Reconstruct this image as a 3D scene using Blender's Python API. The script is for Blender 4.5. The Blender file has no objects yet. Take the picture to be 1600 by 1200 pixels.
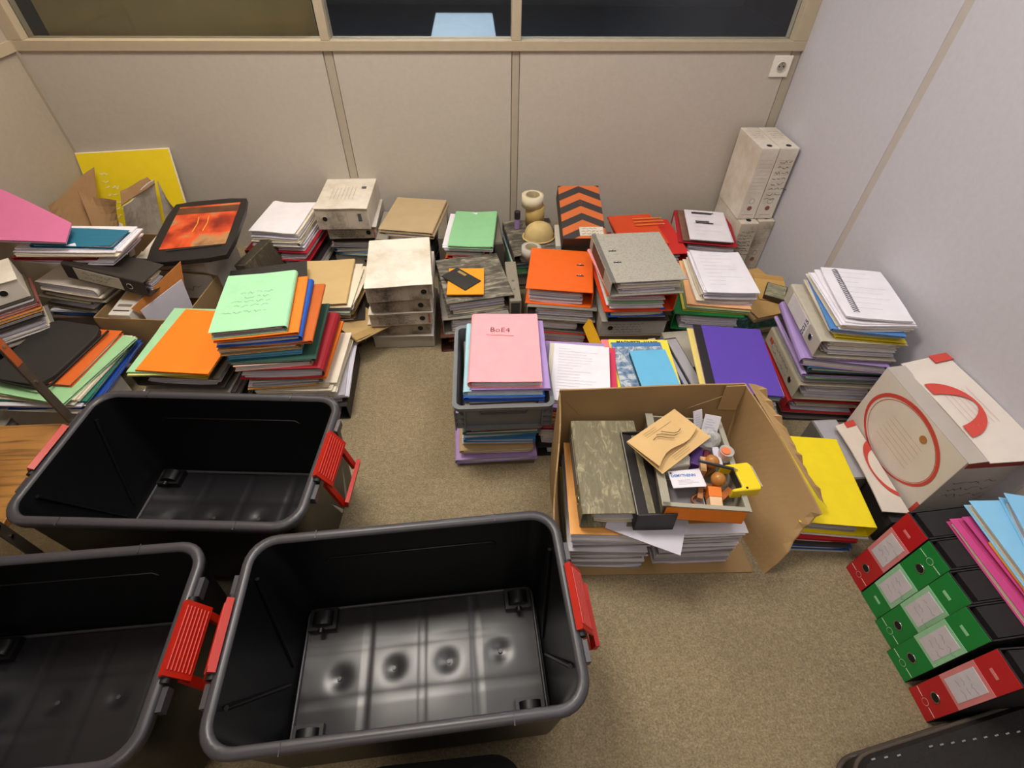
import bpy, math, random
from mathutils import Matrix, Vector
rnd = random.Random(7)
C = bpy.context.scene.collection
SC = bpy.context.scene
# ---------------------------------------------------------------- camera, world, lights, exposure
RW = ((0.9980674, -0.0341654, 0.0519051), (-0.0606192, -0.7189980, 0.6923635), (0.0136648, -0.6941719, -0.7196795))
CH, FPX = 1.45, 790.0
cam = bpy.data.cameras.new('camera'); cam.sensor_width = 36; cam.lens = FPX / 1600 * 36; cam.clip_start = .02
co = bpy.data.objects.new('camera', cam); C.objects.link(co)
co.matrix_world = Matrix(((RW[0][0], -RW[0][1], -RW[0][2], 0), (RW[1][0], -RW[1][1], -RW[1][2], 0),
                          (RW[2][0], -RW[2][1], -RW[2][2], CH), (0, 0, 0, 1)))
SC.camera = co
SC.view_settings.view_transform = 'Standard'; SC.view_settings.look = 'None'
SC.view_settings.gamma = 1; SC.view_settings.use_curve_mapping = False
SC.view_settings.exposure = 0.0
wd = bpy.data.worlds.new('world'); SC.world = wd; wd.use_nodes = True
wd.node_tree.nodes['Background'].inputs[0].default_value = (.62, .66, .75, 1)
wd.node_tree.nodes['Background'].inputs[1].default_value = .35
LIGHTS = [((-.50, 1.28, 2.46), (.6, .6), 32, (1, .92, .82)), ((.70, 1.22, 2.46), (.6, .6), 11, (1, .96, .93)), ((-.3, -.7, 2.46), (1.2, .6), 5, (1, .88, .74)),
          ((.55, .15, 2.46), (.5, .5), 3, (.84, .91, 1))]
for i, (l, s, p, c) in enumerate(LIGHTS):
    a = bpy.data.lights.new('ceiling_panel_light', 'AREA'); a.shape = 'RECTANGLE'; a.size, a.size_y = s; a.energy = p; a.color = c
    o = bpy.data.objects.new('ceiling_panel_light', a); C.objects.link(o); o.location = l
a = bpy.data.lights.new('added_patch_light', 'AREA'); a.shape = 'RECTANGLE'; a.size, a.size_y = .5, .5; a.energy = 34; a.color = (.90, .96, 1)  # unseen lamp added to brighten the patch behind the middle pane
o = bpy.data.objects.new('added_patch_light', a); C.objects.link(o); o.location = (-.08, 3.9, 2.35)
a = bpy.data.lights.new('added_board_light', 'AREA'); a.size = .5; a.energy = 36; a.color = (1, .85, .6)  # unseen lamp added to light up the board behind the left pane
o = bpy.data.objects.new('added_board_light', a); C.objects.link(o); o.location = (-1.2, 2.62, 2.2); o.rotation_euler = (.12, 0, 0)

def at(px, py, z=0.0):
    """the point of height z that the pixel of the photograph looks at"""
    d = [RW[i][0] * (px - 800) / FPX + RW[i][1] * (py - 600) / FPX + RW[i][2] for i in range(3)]
    t = (z - CH) / d[2]
    return (d[0] * t, d[1] * t, z)

def front(L, R, z, d):
    """centre and turn of a flat thing of depth d whose near edge runs from L to R at height z"""
    a, b = at(*L, z), at(*R, z)
    r = math.atan2(b[1] - a[1], b[0] - a[0])
    return ((a[0] + b[0]) / 2 - math.sin(r) * d / 2, (a[1] + b[1]) / 2 + math.cos(r) * d / 2, r)
def quad(TL, TR, BR, BL, z):
    """centre, turn, width and depth of the level rectangle nearest to four seen corners"""
    P = [at(*p, z) for p in (TL, TR, BR, BL)]
    ux = P[1][0] + P[2][0] - P[0][0] - P[3][0]; uy = P[1][1] + P[2][1] - P[0][1] - P[3][1]
    vx = P[0][0] + P[1][0] - P[2][0] - P[3][0]; vy = P[0][1] + P[1][1] - P[2][1] - P[3][1]
    r = math.atan2(uy - vx, ux + vy)
    return (sum(p[0] for p in P) / 4, sum(p[1] for p in P) / 4, r, math.hypot(ux, uy) / 2, math.hypot(vx, vy) / 2)
# ---------------------------------------------------------------- materials
def lin(h):
    v = [int(h[i:i + 2], 16) / 255 for i in (0, 2, 4)]
    return [x / 12.92 if x <= .04045 else ((x + .055) / 1.055) ** 2.4 for x in v]
MATS = {}
def mat(hexc, rough=.6, var=.06, scale=30, bump=0.0, metal=0, spec=.5, style=None, hex2=None, trans=0, bscale=None, coat=0):
    key = (hexc, rough, var, scale, bump, metal, spec, style, hex2, trans, bscale, coat)
    if key in MATS: return MATS[key]
    m = bpy.data.materials.new('surface_' + hexc + (style or '')); m.use_nodes = True
    nt = m.node_tree; b = nt.nodes['Principled BSDF']; b.inputs['Roughness'].default_value = rough
    b.inputs['Metallic'].default_value = metal; b.inputs['Specular IOR Level'].default_value = spec
    if trans: b.inputs['Transmission Weight'].default_value = trans
    if coat: b.inputs['Coat Weight'].default_value = coat; b.inputs['Coat Roughness'].default_value = .15
    c = lin(hexc); tc = nt.nodes.new('ShaderNodeTexCoord'); L = nt.links.new
    def noise(s, det=4, vec=None, rg=.6):
        n = nt.nodes.new('ShaderNodeTexNoise'); n.inputs['Scale'].default_value = s; n.inputs['Detail'].default_value = det
        n.inputs['Roughness'].default_value = rg; L(vec or tc.outputs['Object'], n.inputs['Vector']); return n
    def ramp(src, stops):
        r = nt.nodes.new('ShaderNodeValToRGB'); L(src, r.inputs[0]); e = r.color_ramp.elements
        while len(e) < len(stops): e.new(.5)
        for q, (p, cc) in zip(e, stops): q.position = p; q.color = (*cc, 1)
        return r
    lo = [x * (1 - var) for x in c]; hi = [min(1, x * (1 + var)) for x in c]
    if style is None:
        r = ramp(noise(scale).outputs['Fac'], [(.3, lo), (.7, hi)]); L(r.outputs[0], b.inputs['Base Color'])
    elif style in ('marble', 'marbley'):      # cloudy paper of office binders
        mp = nt.nodes.new('ShaderNodeMapping'); mp.inputs['Scale'].default_value = (3.2, 1, 1) if style == 'marbley' else (1, 3.2, 1); L(tc.outputs['Object'], mp.inputs[0])
        n = noise(scale, 9, mp.outputs[0], .72); n.inputs['Distortion'].default_value = .8
        r = ramp(n.outputs['Fac'], [(.40, c), (.53, [(x + y) / 2.6 for x, y in zip(c, lin(hex2))]), (.62, lin(hex2))]); L(r.outputs[0], b.inputs['Base Color'])
    elif style == 'speck':
        n = noise(scale, 3); r = ramp(n.outputs['Fac'], [(.38, lin(hex2)), (.52, c), (.8, hi)]); L(r.outputs[0], b.inputs['Base Color'])
    elif style == 'dirt':        # stains and grime on old cardboard
        n = noise(scale, 8, None, .7); r = ramp(n.outputs['Fac'], [(.36, lin(hex2)), (.56, c), (.8, hi)]); L(r.outputs[0], b.inputs['Base Color'])
    elif style == 'carpet':
        n1 = noise(2.2, 5); n2 = noise(190, 3, None, .8); n3 = noise(60, 2)
        r1 = ramp(n1.outputs['Fac'], [(.3, [x * .86 for x in c]), (.7, [x * 1.08 for x in c])])
        r2 = ramp(n2.outputs['Fac'], [(.3, (.55, .54, .50)), (.72, (1.42, 1.42, 1.38))])
        r3 = ramp(n3.outputs['Fac'], [(.35, (.88, .88, .86)), (.65, (1.1, 1.1, 1.1))])
        prev = r1.outputs[0]
        for rr in (r2, r3):
            mx = nt.nodes.new('ShaderNodeMix'); mx.data_type = 'RGBA'; mx.blend_type = 'MULTIPLY'; mx.inputs[0].default_value = 1
            L(prev, mx.inputs[6]); L(rr.outputs[0], mx.inputs[7]); prev = mx.outputs[2]
        L(prev, b.inputs['Base Color'])
    elif style == 'wood':
        mp = nt.nodes.new('ShaderNodeMapping'); mp.inputs['Scale'].default_value = (1.5, 26, 26); L(tc.outputs['Object'], mp.inputs[0])
        n = noise(3, 6, mp.outputs[0], .6); n.inputs['Distortion'].default_value = .6
        r = ramp(n.outputs['Fac'], [(.32, lin(hex2)), (.5, c), (.72, hi)]); L(r.outputs[0], b.inputs['Base Color'])
    elif style == 'chevron':
        sp = nt.nodes.new('ShaderNodeSeparateXYZ'); L(tc.outputs['Object'], sp.inputs[0])
        ab = nt.nodes.new('ShaderNodeMath'); ab.operation = 'ABSOLUTE'; L(sp.outputs[0], ab.inputs[0])
        ml = nt.nodes.new('ShaderNodeMath'); ml.operation = 'MULTIPLY'; ml.inputs[1].default_value = .55; L(ab.outputs[0], ml.inputs[0])
        ad = nt.nodes.new('ShaderNodeMath'); ad.operation = 'ADD'; L(ml.outputs[0], ad.inputs[0]); L(sp.outputs[1], ad.inputs[1])
        m2 = nt.nodes.new('ShaderNodeMath'); m2.operation = 'MULTIPLY'; m2.inputs[1].default_value = 12; L(ad.outputs[0], m2.inputs[0])
        fr = nt.nodes.new('ShaderNodeMath'); fr.operation = 'FRACT'; L(m2.outputs[0], fr.inputs[0])
        r = ramp(fr.outputs[0], [(.50, c), (.505, lin(hex2))]); r.color_ramp.interpolation = 'CONSTANT'; L(r.outputs[0], b.inputs['Base Color'])
    elif style == 'photo':       # orange sunset picture printed on the cover
        n = noise(scale, 5, None, .55); n.inputs['Distortion'].default_value = .3
        r = ramp(n.outputs['Fac'], [(.30, lin('2a1712')), (.42, lin('a3301a')), (.52, lin('e2572a')), (.60, lin('b98a5c')), (.70, lin('6d4a3a'))]); L(r.outputs[0], b.inputs['Base Color'])
    elif style == 'glacier':
        n = noise(scale, 8, None, .7); n.inputs['Distortion'].default_value = 1.5
        r = ramp(n.outputs['Fac'], [(.38, lin('59749b')), (.5, lin('8fa3b8')), (.56, lin('d7dbe0')), (.64, lin('6f7f93'))]); L(r.outputs[0], b.inputs['Base Color'])
    if bump:
        n = noise(bscale or scale * 3, 4); bp = nt.nodes.new('ShaderNodeBump'); bp.inputs['Strength'].default_value = bump; bp.inputs['Distance'].default_value = .01 if bump >= .3 else .0025
        L(n.outputs['Fac'], bp.inputs['Height']); L(bp.outputs[0], b.inputs['Normal'])
    MATS[key] = m; return m
WHITE = mat('e9e5ee', .75, .05, 12); WHITE2 = mat('d2cedb', .8, .06, 12); CREAM = mat('e6dcc8', .8, .05, 12); GREYP = mat('a9a5ac', .8, .08, 20)
PAPER = [WHITE, WHITE, WHITE2, CREAM]; OLDP = [CREAM, WHITE2, mat('c9bb9d', .85, .08, 15), GREYP]; DARKP = [mat('57504a', .8, .1, 20), GREYP, mat('7d756c', .8, .1, 20), WHITE2]
CHROME = mat('c9c9c9', .22, .02, metal=1); DARK = mat('0d0c0d', .6, .05); INK = mat('27242c', .8, .02); PENC = mat('716c7a', .8, .02)
KRAFT = mat('b99c6b', .8, .07, 14, .15); CARD = mat('a08259', .85, .08, 9, .2); BLACKB = mat('262222', .55, .15, 40, .15)
MARB = mat('3a3632', .6, 0, 13, 0, style='marble', hex2='97907f'); GREYB = mat('8d877d', .65, .08, 60, .1); MARBG = mat('716a54', .6, 0, 20, 0, style='marbley', hex2='a69d7c')
BEIGEB = mat('b9b2a2', .65, .05, 40); SPECK = mat('aaa69a', .7, .05, 170, 0, style='speck', hex2='9a968a')
ARCH = mat('ddd6cb', .8, .05, 5, .08, style='dirt', hex2='cabfb0'); ARCHF = mat('a89c8b', .85, .1, 11, .1, style='dirt', hex2='574d44'); ARCHF2 = mat('c3b8a8', .85, .06, 8, .1, style='dirt', hex2='85796a')
LINE = mat('7f746c', .8, .02)
def col(h, r=.6): return mat(h, r, .035, 25, .05)
# ---------------------------------------------------------------- geometry
class MB:
    def __init__(s): s.v = []; s.f = []; s.m = []; s.slots = []; s.smooth = []
    def slot(s, m):
        if m not in s.slots: s.slots.append(m)
        return s.slots.index(m)
    def add(s, vs, fs, m, smooth=False):
        b = len(s.v); s.v += [tuple(v) for v in vs]; k = s.slot(m)
        for f in fs: s.f.append([b + i for i in f]); s.m.append(k); s.smooth.append(smooth)
        return s
    def box(s, x0, x1, y0, y1, z0, z1, m):
        return s.add([(x0, y0, z0), (x1, y0, z0), (x1, y1, z0), (x0, y1, z0), (x0, y0, z1), (x1, y0, z1), (x1, y1, z1), (x0, y1, z1)],
                     [(0, 3, 2, 1), (4, 5, 6, 7), (0, 1, 5, 4), (1, 2, 6, 5), (2, 3, 7, 6), (3, 0, 4, 7)], m)
    def xbox(s, M, x, y, z, m):
        """box of size x,y,z centred at the origin of the matrix M"""
        b = len(s.v); s.box(-x / 2, x / 2, -y / 2, y / 2, -z / 2, z / 2, m)
        for i in range(b, len(s.v)): s.v[i] = tuple(M @ Vector(s.v[i]))
        return s
    def loops(s, ls, m, close=True, cap0=False, cap1=False, smooth=True):
        n = len(ls[0]); vs = [p for l in ls for p in l]; fs = []
        for k in range(len(ls) - 1):
            for i in range(n if close else n - 1):
                j = (i + 1) % n; fs.append((k * n + i, k * n + j, (k + 1) * n + j, (k + 1) * n + i))
        s.add(vs, fs, m, smooth)
        if cap0: s.add(ls[0], [list(range(n))[::-1]], m)
        if cap1: s.add(ls[-1], [list(range(n))], m)
        return s
    def cyl(s, c, r, h, m, axis='z', n=20, r2=None, smooth=True, hole=0):
        r2 = r if r2 is None else r2
        def P(a, rr, t):
            x, y = rr * math.cos(a), rr * math.sin(a)
            q = (x, y, t) if axis == 'z' else ((t, x, y) if axis == 'x' else (y, t, x))
            return (c[0] + q[0], c[1] + q[1], c[2] + q[2])
        A = [2 * math.pi * i / n for i in range(n)]
        if hole:
            return s.loops([[P(a, hole, 0) for a in A], [P(a, r, 0) for a in A], [P(a, r2, h) for a in A], [P(a, hole, h) for a in A], [P(a, hole, 0) for a in A]], m, smooth=smooth)
        return s.loops([[P(a, r, 0) for a in A], [P(a, r2, h) for a in A]], m, cap0=True, cap1=True, smooth=smooth)
    def tube(s, pts, r, m, n=8, closed=False):
        ls = []; P = [Vector(p) for p in pts]; N = len(P)
        for i, p in enumerate(P):
            a = P[(i - 1) % N] if (closed or i) else P[0]; b = P[(i + 1) % N] if (closed or i < N - 1) else P[-1]
            t = (b - a).normalized(); u = t.cross(Vector((0, 0, 1)))
            if u.length < .05: u = t.cross(Vector((1, 0, 0)))
            u.normalize(); w = t.cross(u)
            ls.append([tuple(p + (u * math.cos(q) + w * math.sin(q)) * r) for q in [2 * math.pi * k / n for k in range(n)]])
        if closed: ls.append(ls[0])
        return s.loops(ls, m, cap0=not closed, cap1=not closed)
    def slab(s, cx, cy, z, w, d, t, rot, m, zf=None, n=1, cut=0.0):
        """flat sheet or block with optional bend zf(u,v) and blunted corners"""
        c, si = math.cos(rot), math.sin(rot); vs = []; N = n + 1
        for top in (0, 1):
            for j in range(N):
                for i in range(N):
                    u, v = i / n - .5, j / n - .5
                    if cut and i in (0, n) and j in (0, n): u -= math.copysign(cut / w, u); v -= math.copysign(cut / d, v)
                    x, y = u * w, v * d
                    vs.append((cx + x * c - y * si, cy + x * si + y * c, z + (t if top else 0) + (zf(u, v) if zf else 0)))
        fs = []; K = N * N
        for j in range(n):
            for i in range(n):
                a = j * N + i; fs.append((a, a + N, a + N + 1, a + 1)); fs.append((K + a, K + a + 1, K + a + N + 1, K + a + N))
        ring = [i for i in range(N)] + [j * N + n for j in range(1, N)] + [n * N + i for i in range(n - 1, -1, -1)] + [j * N for j in range(n - 1, 0, -1)]
        for a, b in zip(ring, ring[1:] + ring[:1]): fs.append((a, b, K + b, K + a))
        return s.add(vs, fs, m)
    def poly(s, pts, th, m, axis=None):
        """prism of a 3-D polygon, thickened by th along its normal"""
        P = [Vector(p) for p in pts]; nrm = Vector((0, 0, 0))
        for i in range(len(P)): nrm += P[i].cross(P[(i + 1) % len(P)])
        nrm = nrm.normalized() if nrm.length > 1e-9 else Vector((0, 0, 1)); n = len(P); q = [p + nrm * th for p in P]
        return s.add([tuple(p) for p in P + q], [list(range(n))[::-1], list(range(n, 2 * n))] + [(i, (i + 1) % n, n + (i + 1) % n, n + i) for i in range(n)], m)
    def patch(s, A, B, Cc, D, nu, nv, th, m, f=None):
        """thick sheet over the corners A-B (low edge) and C-D (high edge); f(u,v) moves points"""
        A, B, Cc, D = map(Vector, (A, B, Cc, D)); nrm = (B - A).cross(Cc - A).normalized(); vs = []
        for k in (0, 1):
            for j in range(nv + 1):
                for i in range(nu + 1):
                    u, v = i / nu, j / nv; p = (A * (1 - u) + B * u) * (1 - v) + (Cc * (1 - u) + D * u) * v
                    if f: p = p + Vector(f(u, v))
                    vs.append(tuple(p + nrm * th * k))
        N = nu + 1; K = N * (nv + 1); fs = []
        for j in range(nv):
            for i in range(nu):
                a = j * N + i; fs.append((a, a + N, a + N + 1, a + 1)); fs.append((K + a, K + a + 1, K + a + N + 1, K + a + N))
        ring = list(range(N)) + [j * N + nu for j in range(1, nv + 1)] + [nv * N + i for i in range(nu - 1, -1, -1)] + [j * N for j in range(nv - 1, 0, -1)]
        for a, b in zip(ring, ring[1:] + ring[:1]): fs.append((a, b, K + b, K + a))
        return s.add(vs, fs, m)
    def turn(s, k):
        """turn everything by k quarter turns about z"""
        for _ in range(k % 4): s.v = [(-y, x, z) for x, y, z in s.v]
        return s
    def build(s, name, parent=None, label=None, kind=None, bevel=0, loc=None):
        me = bpy.data.meshes.new(name); me.from_pydata(s.v, [], s.f)
        for m in s.slots: me.materials.append(m)
        me.polygons.foreach_set('material_index', s.m); me.polygons.foreach_set('use_smooth', s.smooth); me.update()
        o = bpy.data.objects.new(name, me); C.objects.link(o)
        if parent: o.parent = parent
        if label: o['label'] = label
        if kind or name in ('printed_lines', 'printed_lettering', 'handwriting', 'printed_text', 'ruled_lines', 'printed_mark', 'floor_lip', 'contact', 'crease'): o['kind'] = kind or 'stuff'
        if loc: o.location = loc
        if bevel:
            b = o.modifiers.new('bevel', 'BEVEL'); b.width = bevel; b.segments = 2; b.limit_method = 'ANGLE'
        return o
LABELS = {}
def thing(name, label, cat, loc=(0, 0, 0), rz=0, group=None, tilt=(0, 0)):
    o = bpy.data.objects.new(name, None); C.objects.link(o); o.empty_display_size = .05
    o.location = loc; o.rotation_euler = (tilt[0], tilt[1], rz); o['label'] = label; o['category'] = cat
    if group: o['group'] = group
    if label in LABELS: print('DUP LABEL', label)
    LABELS[label] = 1
    return o
def tag(o, label, cat, group=None):
    o['label'] = label; o['category'] = cat
    if group: o['group'] = group
    return o
def struct(mb, name, parent=None, **k):
    o = mb.build(name, parent, **k)
    if not parent: o['kind'] = 'structure'
    return o
def scribble(mb, x0, y0, wd_, ht, lines, m, z, rot=0.0, plane='z', r=None, wid=.0011):
    """rows of word-like pen marks on a face; plane 'z' lies flat, 'y' stands facing -y, 'x' stands facing -x"""
    r = r or rnd; c, si = math.cos(rot), math.sin(rot)
    def Q(a, b):
        X, Y = x0 + a * c - b * si, y0 + a * si + b * c
        return (X, Y, z) if plane == 'z' else ((X, z, Y) if plane == 'y' else (z, -X, Y))
    for k in range(lines):
        b = ht * (1 - (k + .5) / lines) - ht / 2; lh = ht / lines * .55; x = -wd_ / 2 + r.uniform(0, wd_ * .12); end = wd_ / 2 * r.uniform(.45, 1)
        while x < end:
            wl = r.uniform(.5, 1.6) * lh * 1.6; st = max(2, int(wl / (lh * .45))); px, py = x, b
            for q in range(st):
                nx, ny = x + wl * (q + 1) / st, b + r.uniform(-.5, .5) * lh
                dx, dy = nx - px, ny - py; L_ = math.hypot(dx, dy) or 1; ox, oy = -dy / L_ * wid / 2, dx / L_ * wid / 2
                mb.add([Q(px + ox, py + oy), Q(nx + ox, ny + oy), Q(nx - ox, ny - oy), Q(px - ox, py - oy)], [(0, 1, 2, 3)], m); px, py = nx, ny
            x += wl + lh * .5
    return mb
def bars(mb, x0, y0, w, h, n, m, z, plane='z', r=None, th=.0008, vertical=False, lens=(.5, 1)):
    """printed text rows or ruled lines as fine strips"""
    r = r or rnd
    for k in range(n):
        f = (k + .5) / n; L_ = r.uniform(*lens)
        a0, a1, b0, b1 = (-w / 2, -w / 2 + w * L_, h / 2 - h * f - th / 2, h / 2 - h * f + th / 2)
        if vertical: a0, a1, b0, b1 = -w / 2 + w * f - th / 2, -w / 2 + w * f + th / 2, -h / 2, -h / 2 + h * L_
        q = [(x0 + a0, y0 + b0), (x0 + a1, y0 + b0), (x0 + a1, y0 + b1), (x0 + a0, y0 + b1)]
        P = [(x, y, z) for x, y in q] if plane == 'z' else ([(x, z, y) for x, y in q] if plane == 'y' else [(z, -x, y) for x, y in q])
        mb.add(P, [(0, 1, 2, 3)], m)
    return mb
def text(parent, s, size, loc, rot, m, name='lettering', bold=0):
    cu = bpy.data.curves.new(name, 'FONT'); cu.body = s; cu.size = size; cu.align_x = 'CENTER'; cu.align_y = 'CENTER'; cu.extrude = .0002; cu.offset = bold
    cu.materials.append(m); f = bpy.data.objects.new(name, cu); C.objects.link(f); bpy.context.view_layer.update()
    me = bpy.data.meshes.new_from_object(f.evaluated_get(bpy.context.evaluated_depsgraph_get())); bpy.data.objects.remove(f); bpy.data.curves.remove(cu)
    o = bpy.data.objects.new(name, me); C.objects.link(o); o.parent = parent; o.location = loc; o.rotation_euler = rot; return o
def waver(a, r):
    p, q, k1, k2 = r.uniform(0, 6), r.uniform(0, 6), r.uniform(2, 5), r.uniform(2, 5)
    return lambda u, v: a * (math.sin(k1 * u + p) * math.cos(k2 * v + q)) + a * .6 * (abs(u) * 2) ** 3
def sheets(w, d, t, cols, jit=.008, r=None, fan=0.0, wave=.0008):
    """a bundle of sheets as separate thin layers that do not line up"""
    r = r or rnd; mb = MB(); n = max(2, min(16, int(t / .0036))); z = 0; h = t / n; wf = waver(min(wave, t * .1), r); run = None; left = 0
    for k in range(n):
        if left <= 0: run = r.choice(cols); left = r.choice((1, 1, 2, 3))
        if k == n - 1: run = cols[0]
        left -= 1
        j = jit; ox, oy = r.uniform(-j, j), r.uniform(-j, j); th = h * (r.uniform(.6, .98) if k < n - 1 else 1)
        mb.slab(ox + fan * (k / n - .5), oy, z, w - abs(ox), d - abs(oy), th, r.uniform(-1, 1) * j * 1.6, run, zf=wf, n=4, cut=r.choice((0, 0, .004)))
        z += h
    return mb
def ushell(w, d, t, th, rad, m, lift=0.0, wave=0.0, r=None, seg=3, ny=5, top_short=0.0):
    """cover folded round a spine at -x, open at +x"""
    r = r or rnd; mb = MB(); rad = min(rad, t / 2 - th * .1); out = []; x0 = -w / 2
    out.append((w / 2, 0)); out.append((0, 0))
    for k in range(seg + 1):
        a = -math.pi / 2 - math.pi / 2 * k / seg; out.append((x0 + rad + rad * math.cos(a), rad + rad * math.sin(a)))
    for k in range(seg + 1):
        a = math.pi - math.pi / 2 * k / seg; out.append((x0 + rad + rad * math.cos(a), t - rad + rad * math.sin(a)))
    out.append((0, t)); out.append((w / 2 - top_short, t + lift))
    N = len(out); inn = []
    for i, (x, z) in enumerate(out):
        a = out[max(i - 1, 0)]; b = out[min(i + 1, N - 1)]; dx, dz = b[0] - a[0], b[1] - a[1]; L_ = math.hypot(dx, dz) or 1
        inn.append((x + dz / L_ * th, z - dx / L_ * th))
    prof = out + inn[::-1]; wf = waver(wave, r) if wave else None; ls = []
    for j in range(ny + 1):
        v = j / ny - .5; l = []
        for x, z in prof:
            zz = z + (wf(x / w, v) * (z / t) if wf else 0); l.append((x, v * d, zz))
        ls.append(l)
    return mb.loops(ls, m, cap0=False, cap1=False, smooth=False), ls, m
def cap_u(mb, ls, m):
    n = len(ls[0]); h = n // 2
    for l, rev in ((ls[0], 0), (ls[-1], 1)):
        fs = [(i, i + 1, n - 2 - i, n - 1 - i) for i in range(h - 1)]
        mb.add(l, [f[::-1] if rev else f for f in fs], m)
    return mb
SP = {'L': 0, 'F': 1, 'R': 2, 'B': 3}
def folder(root, w, d, t, c, spine='L', pc=PAPER, fill=.92, lift=0.0, jit=.006, wave=.0012, r=None, bare=False, **k):
    r = r or rnd; kk = SP[spine]; W, D = (d, w) if kk % 2 else (w, d)
    m = c if not isinstance(c, str) else col(c)
    if t < .004:
        MB().slab(0, 0, 0, w, d, t, 0, m, zf=waver(.0008, r), n=4, cut=.006).build('cover', root); return
    mb, ls, mm = ushell(W, D, t, .0011, t * .45, m, lift, wave, r); cap_u(mb, ls, mm); mb.turn(kk).build('cover', root)
    p = sheets(W - .018, D - .012, (t - .0034) * fill, pc, jit, r, wave=0); p.v = [(x + .004, y, z + .0016) for x, y, z in p.v]; p.turn(kk).build('papers', root, kind='stuff')
def binder(root, w, d, t, c, spine='L', pc=PAPER, fill=.7, lab=None, labtxt=0, slots=False, ring=True, spc=None, lift=0.0, r=None, marks=None, top=None, fullpaper=False, **k):
    r = r or rnd; kk = SP[spine]; W, D = (d, w) if kk % 2 else (w, d); m = c if not isinstance(c, str) else col(c)
    mb, ls, mm = ushell(W, D, t, .0026, .006, m, lift, 0, r, seg=2, ny=1); cap_u(mb, ls, mm); cov = mb.turn(kk).build('cover', root)
    ph = (t - .007) * fill
    p = sheets(W - .055, D - .028, ph, pc, .010, r, wave=.0010); p.v = [(x + .012, y, z + .0034) for x, y, z in p.v]; p.turn(kk).build('papers', root, kind='stuff')
    x0 = -W / 2
    if lab or spc:
        q = MB(); LD = D * .56; q.box(x0 - .0012, x0 + .0002, -LD * .36, LD * .64, t * .12, t * .88, spc or lab); sl = q.turn(kk).build('spine_label', root)
        if labtxt:
            q = MB(); scribble(q, -LD * .14, t / 2, LD * .8, t * .62, labtxt, INK, x0 - .0016, plane='x', r=r, wid=.0014); q.turn(kk).build('handwriting', sl)
    if ring:
        q = MB(); q.cyl((x0 - .0015, -D / 2 + .062, t / 2), .0125, .002, CHROME, 'x', 18, hole=.009); q.cyl((x0 - .0006, -D / 2 + .062, t / 2), .0095, .0008, DARK, 'x', 18)
        q.turn(kk).build('finger_ring', cov, 'chrome ring round a dark finger hole')
    if slots:
        q = MB()
        for y in (-.04, .04):
            q.slab(x0 + .055, y, t + .0003, .030, .007, .0004, 0, DARK)
            q.tube([(x0 + .046, y, t - .004), (x0 + .048, y, t + .004), (x0 + .056, y, t + .005), (x0 + .064, y, t - .002)], .0021, CHROME, 6)
        q.turn(kk).build('ring_tip', cov, 'chrome ring ends coming through the cover')
    if k.get('strip'): q = MB(); q.slab(x0 + .009, 0, t + .0002, .016, D + .001, .0012, 0, mat('6f6d6a', .35)); q.turn(kk).build('edge_strip', root, 'dark steel strip along the cover edge')
    q = MB(); q.box(x0 + .05, x0 + .075, -.055, .055, .0032, .006, CHROME)
    for y in (-.04, .04):
        q.tube([(x0 + .05, y, .004), (x0 + .052, y, t * .55), (x0 + .062, y, t - .010), (x0 + .08, y, t - .011)], .0014, CHROME, 6)
    q.turn(kk).build('ring_mechanism', root)
def paper(root, w, d, t, c=None, jit=.008, r=None, pc=None, wave=.0012, txt=0, fan=0.0, **k):
    r = r or rnd; cols = pc or ([c if not isinstance(c, str) else col(c)] if c else PAPER)
    shs = sheets(w, d, t, cols, jit, r, fan, wave).build('sheets', root, kind='stuff')
    if txt:
        q = MB(); bars(q, 0, 0, w * .72, d * .8, txt, PENC, t + wave * 1.3 + .0016, r=r, lens=(.3, 1))
        if txt == 7: bars(q, -.01, d * .36, w * .6, .02, 2, INK, t + wave * 1.3 + .0018, r=r, th=.007, lens=(.8, 1)); bars(q, -.01, d * .05, w * .5, .03, 2, INK, t + wave * 1.3 + .0018, r=r, th=.009, lens=(.6, 1))
        q.build('printed_text', shs)
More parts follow.
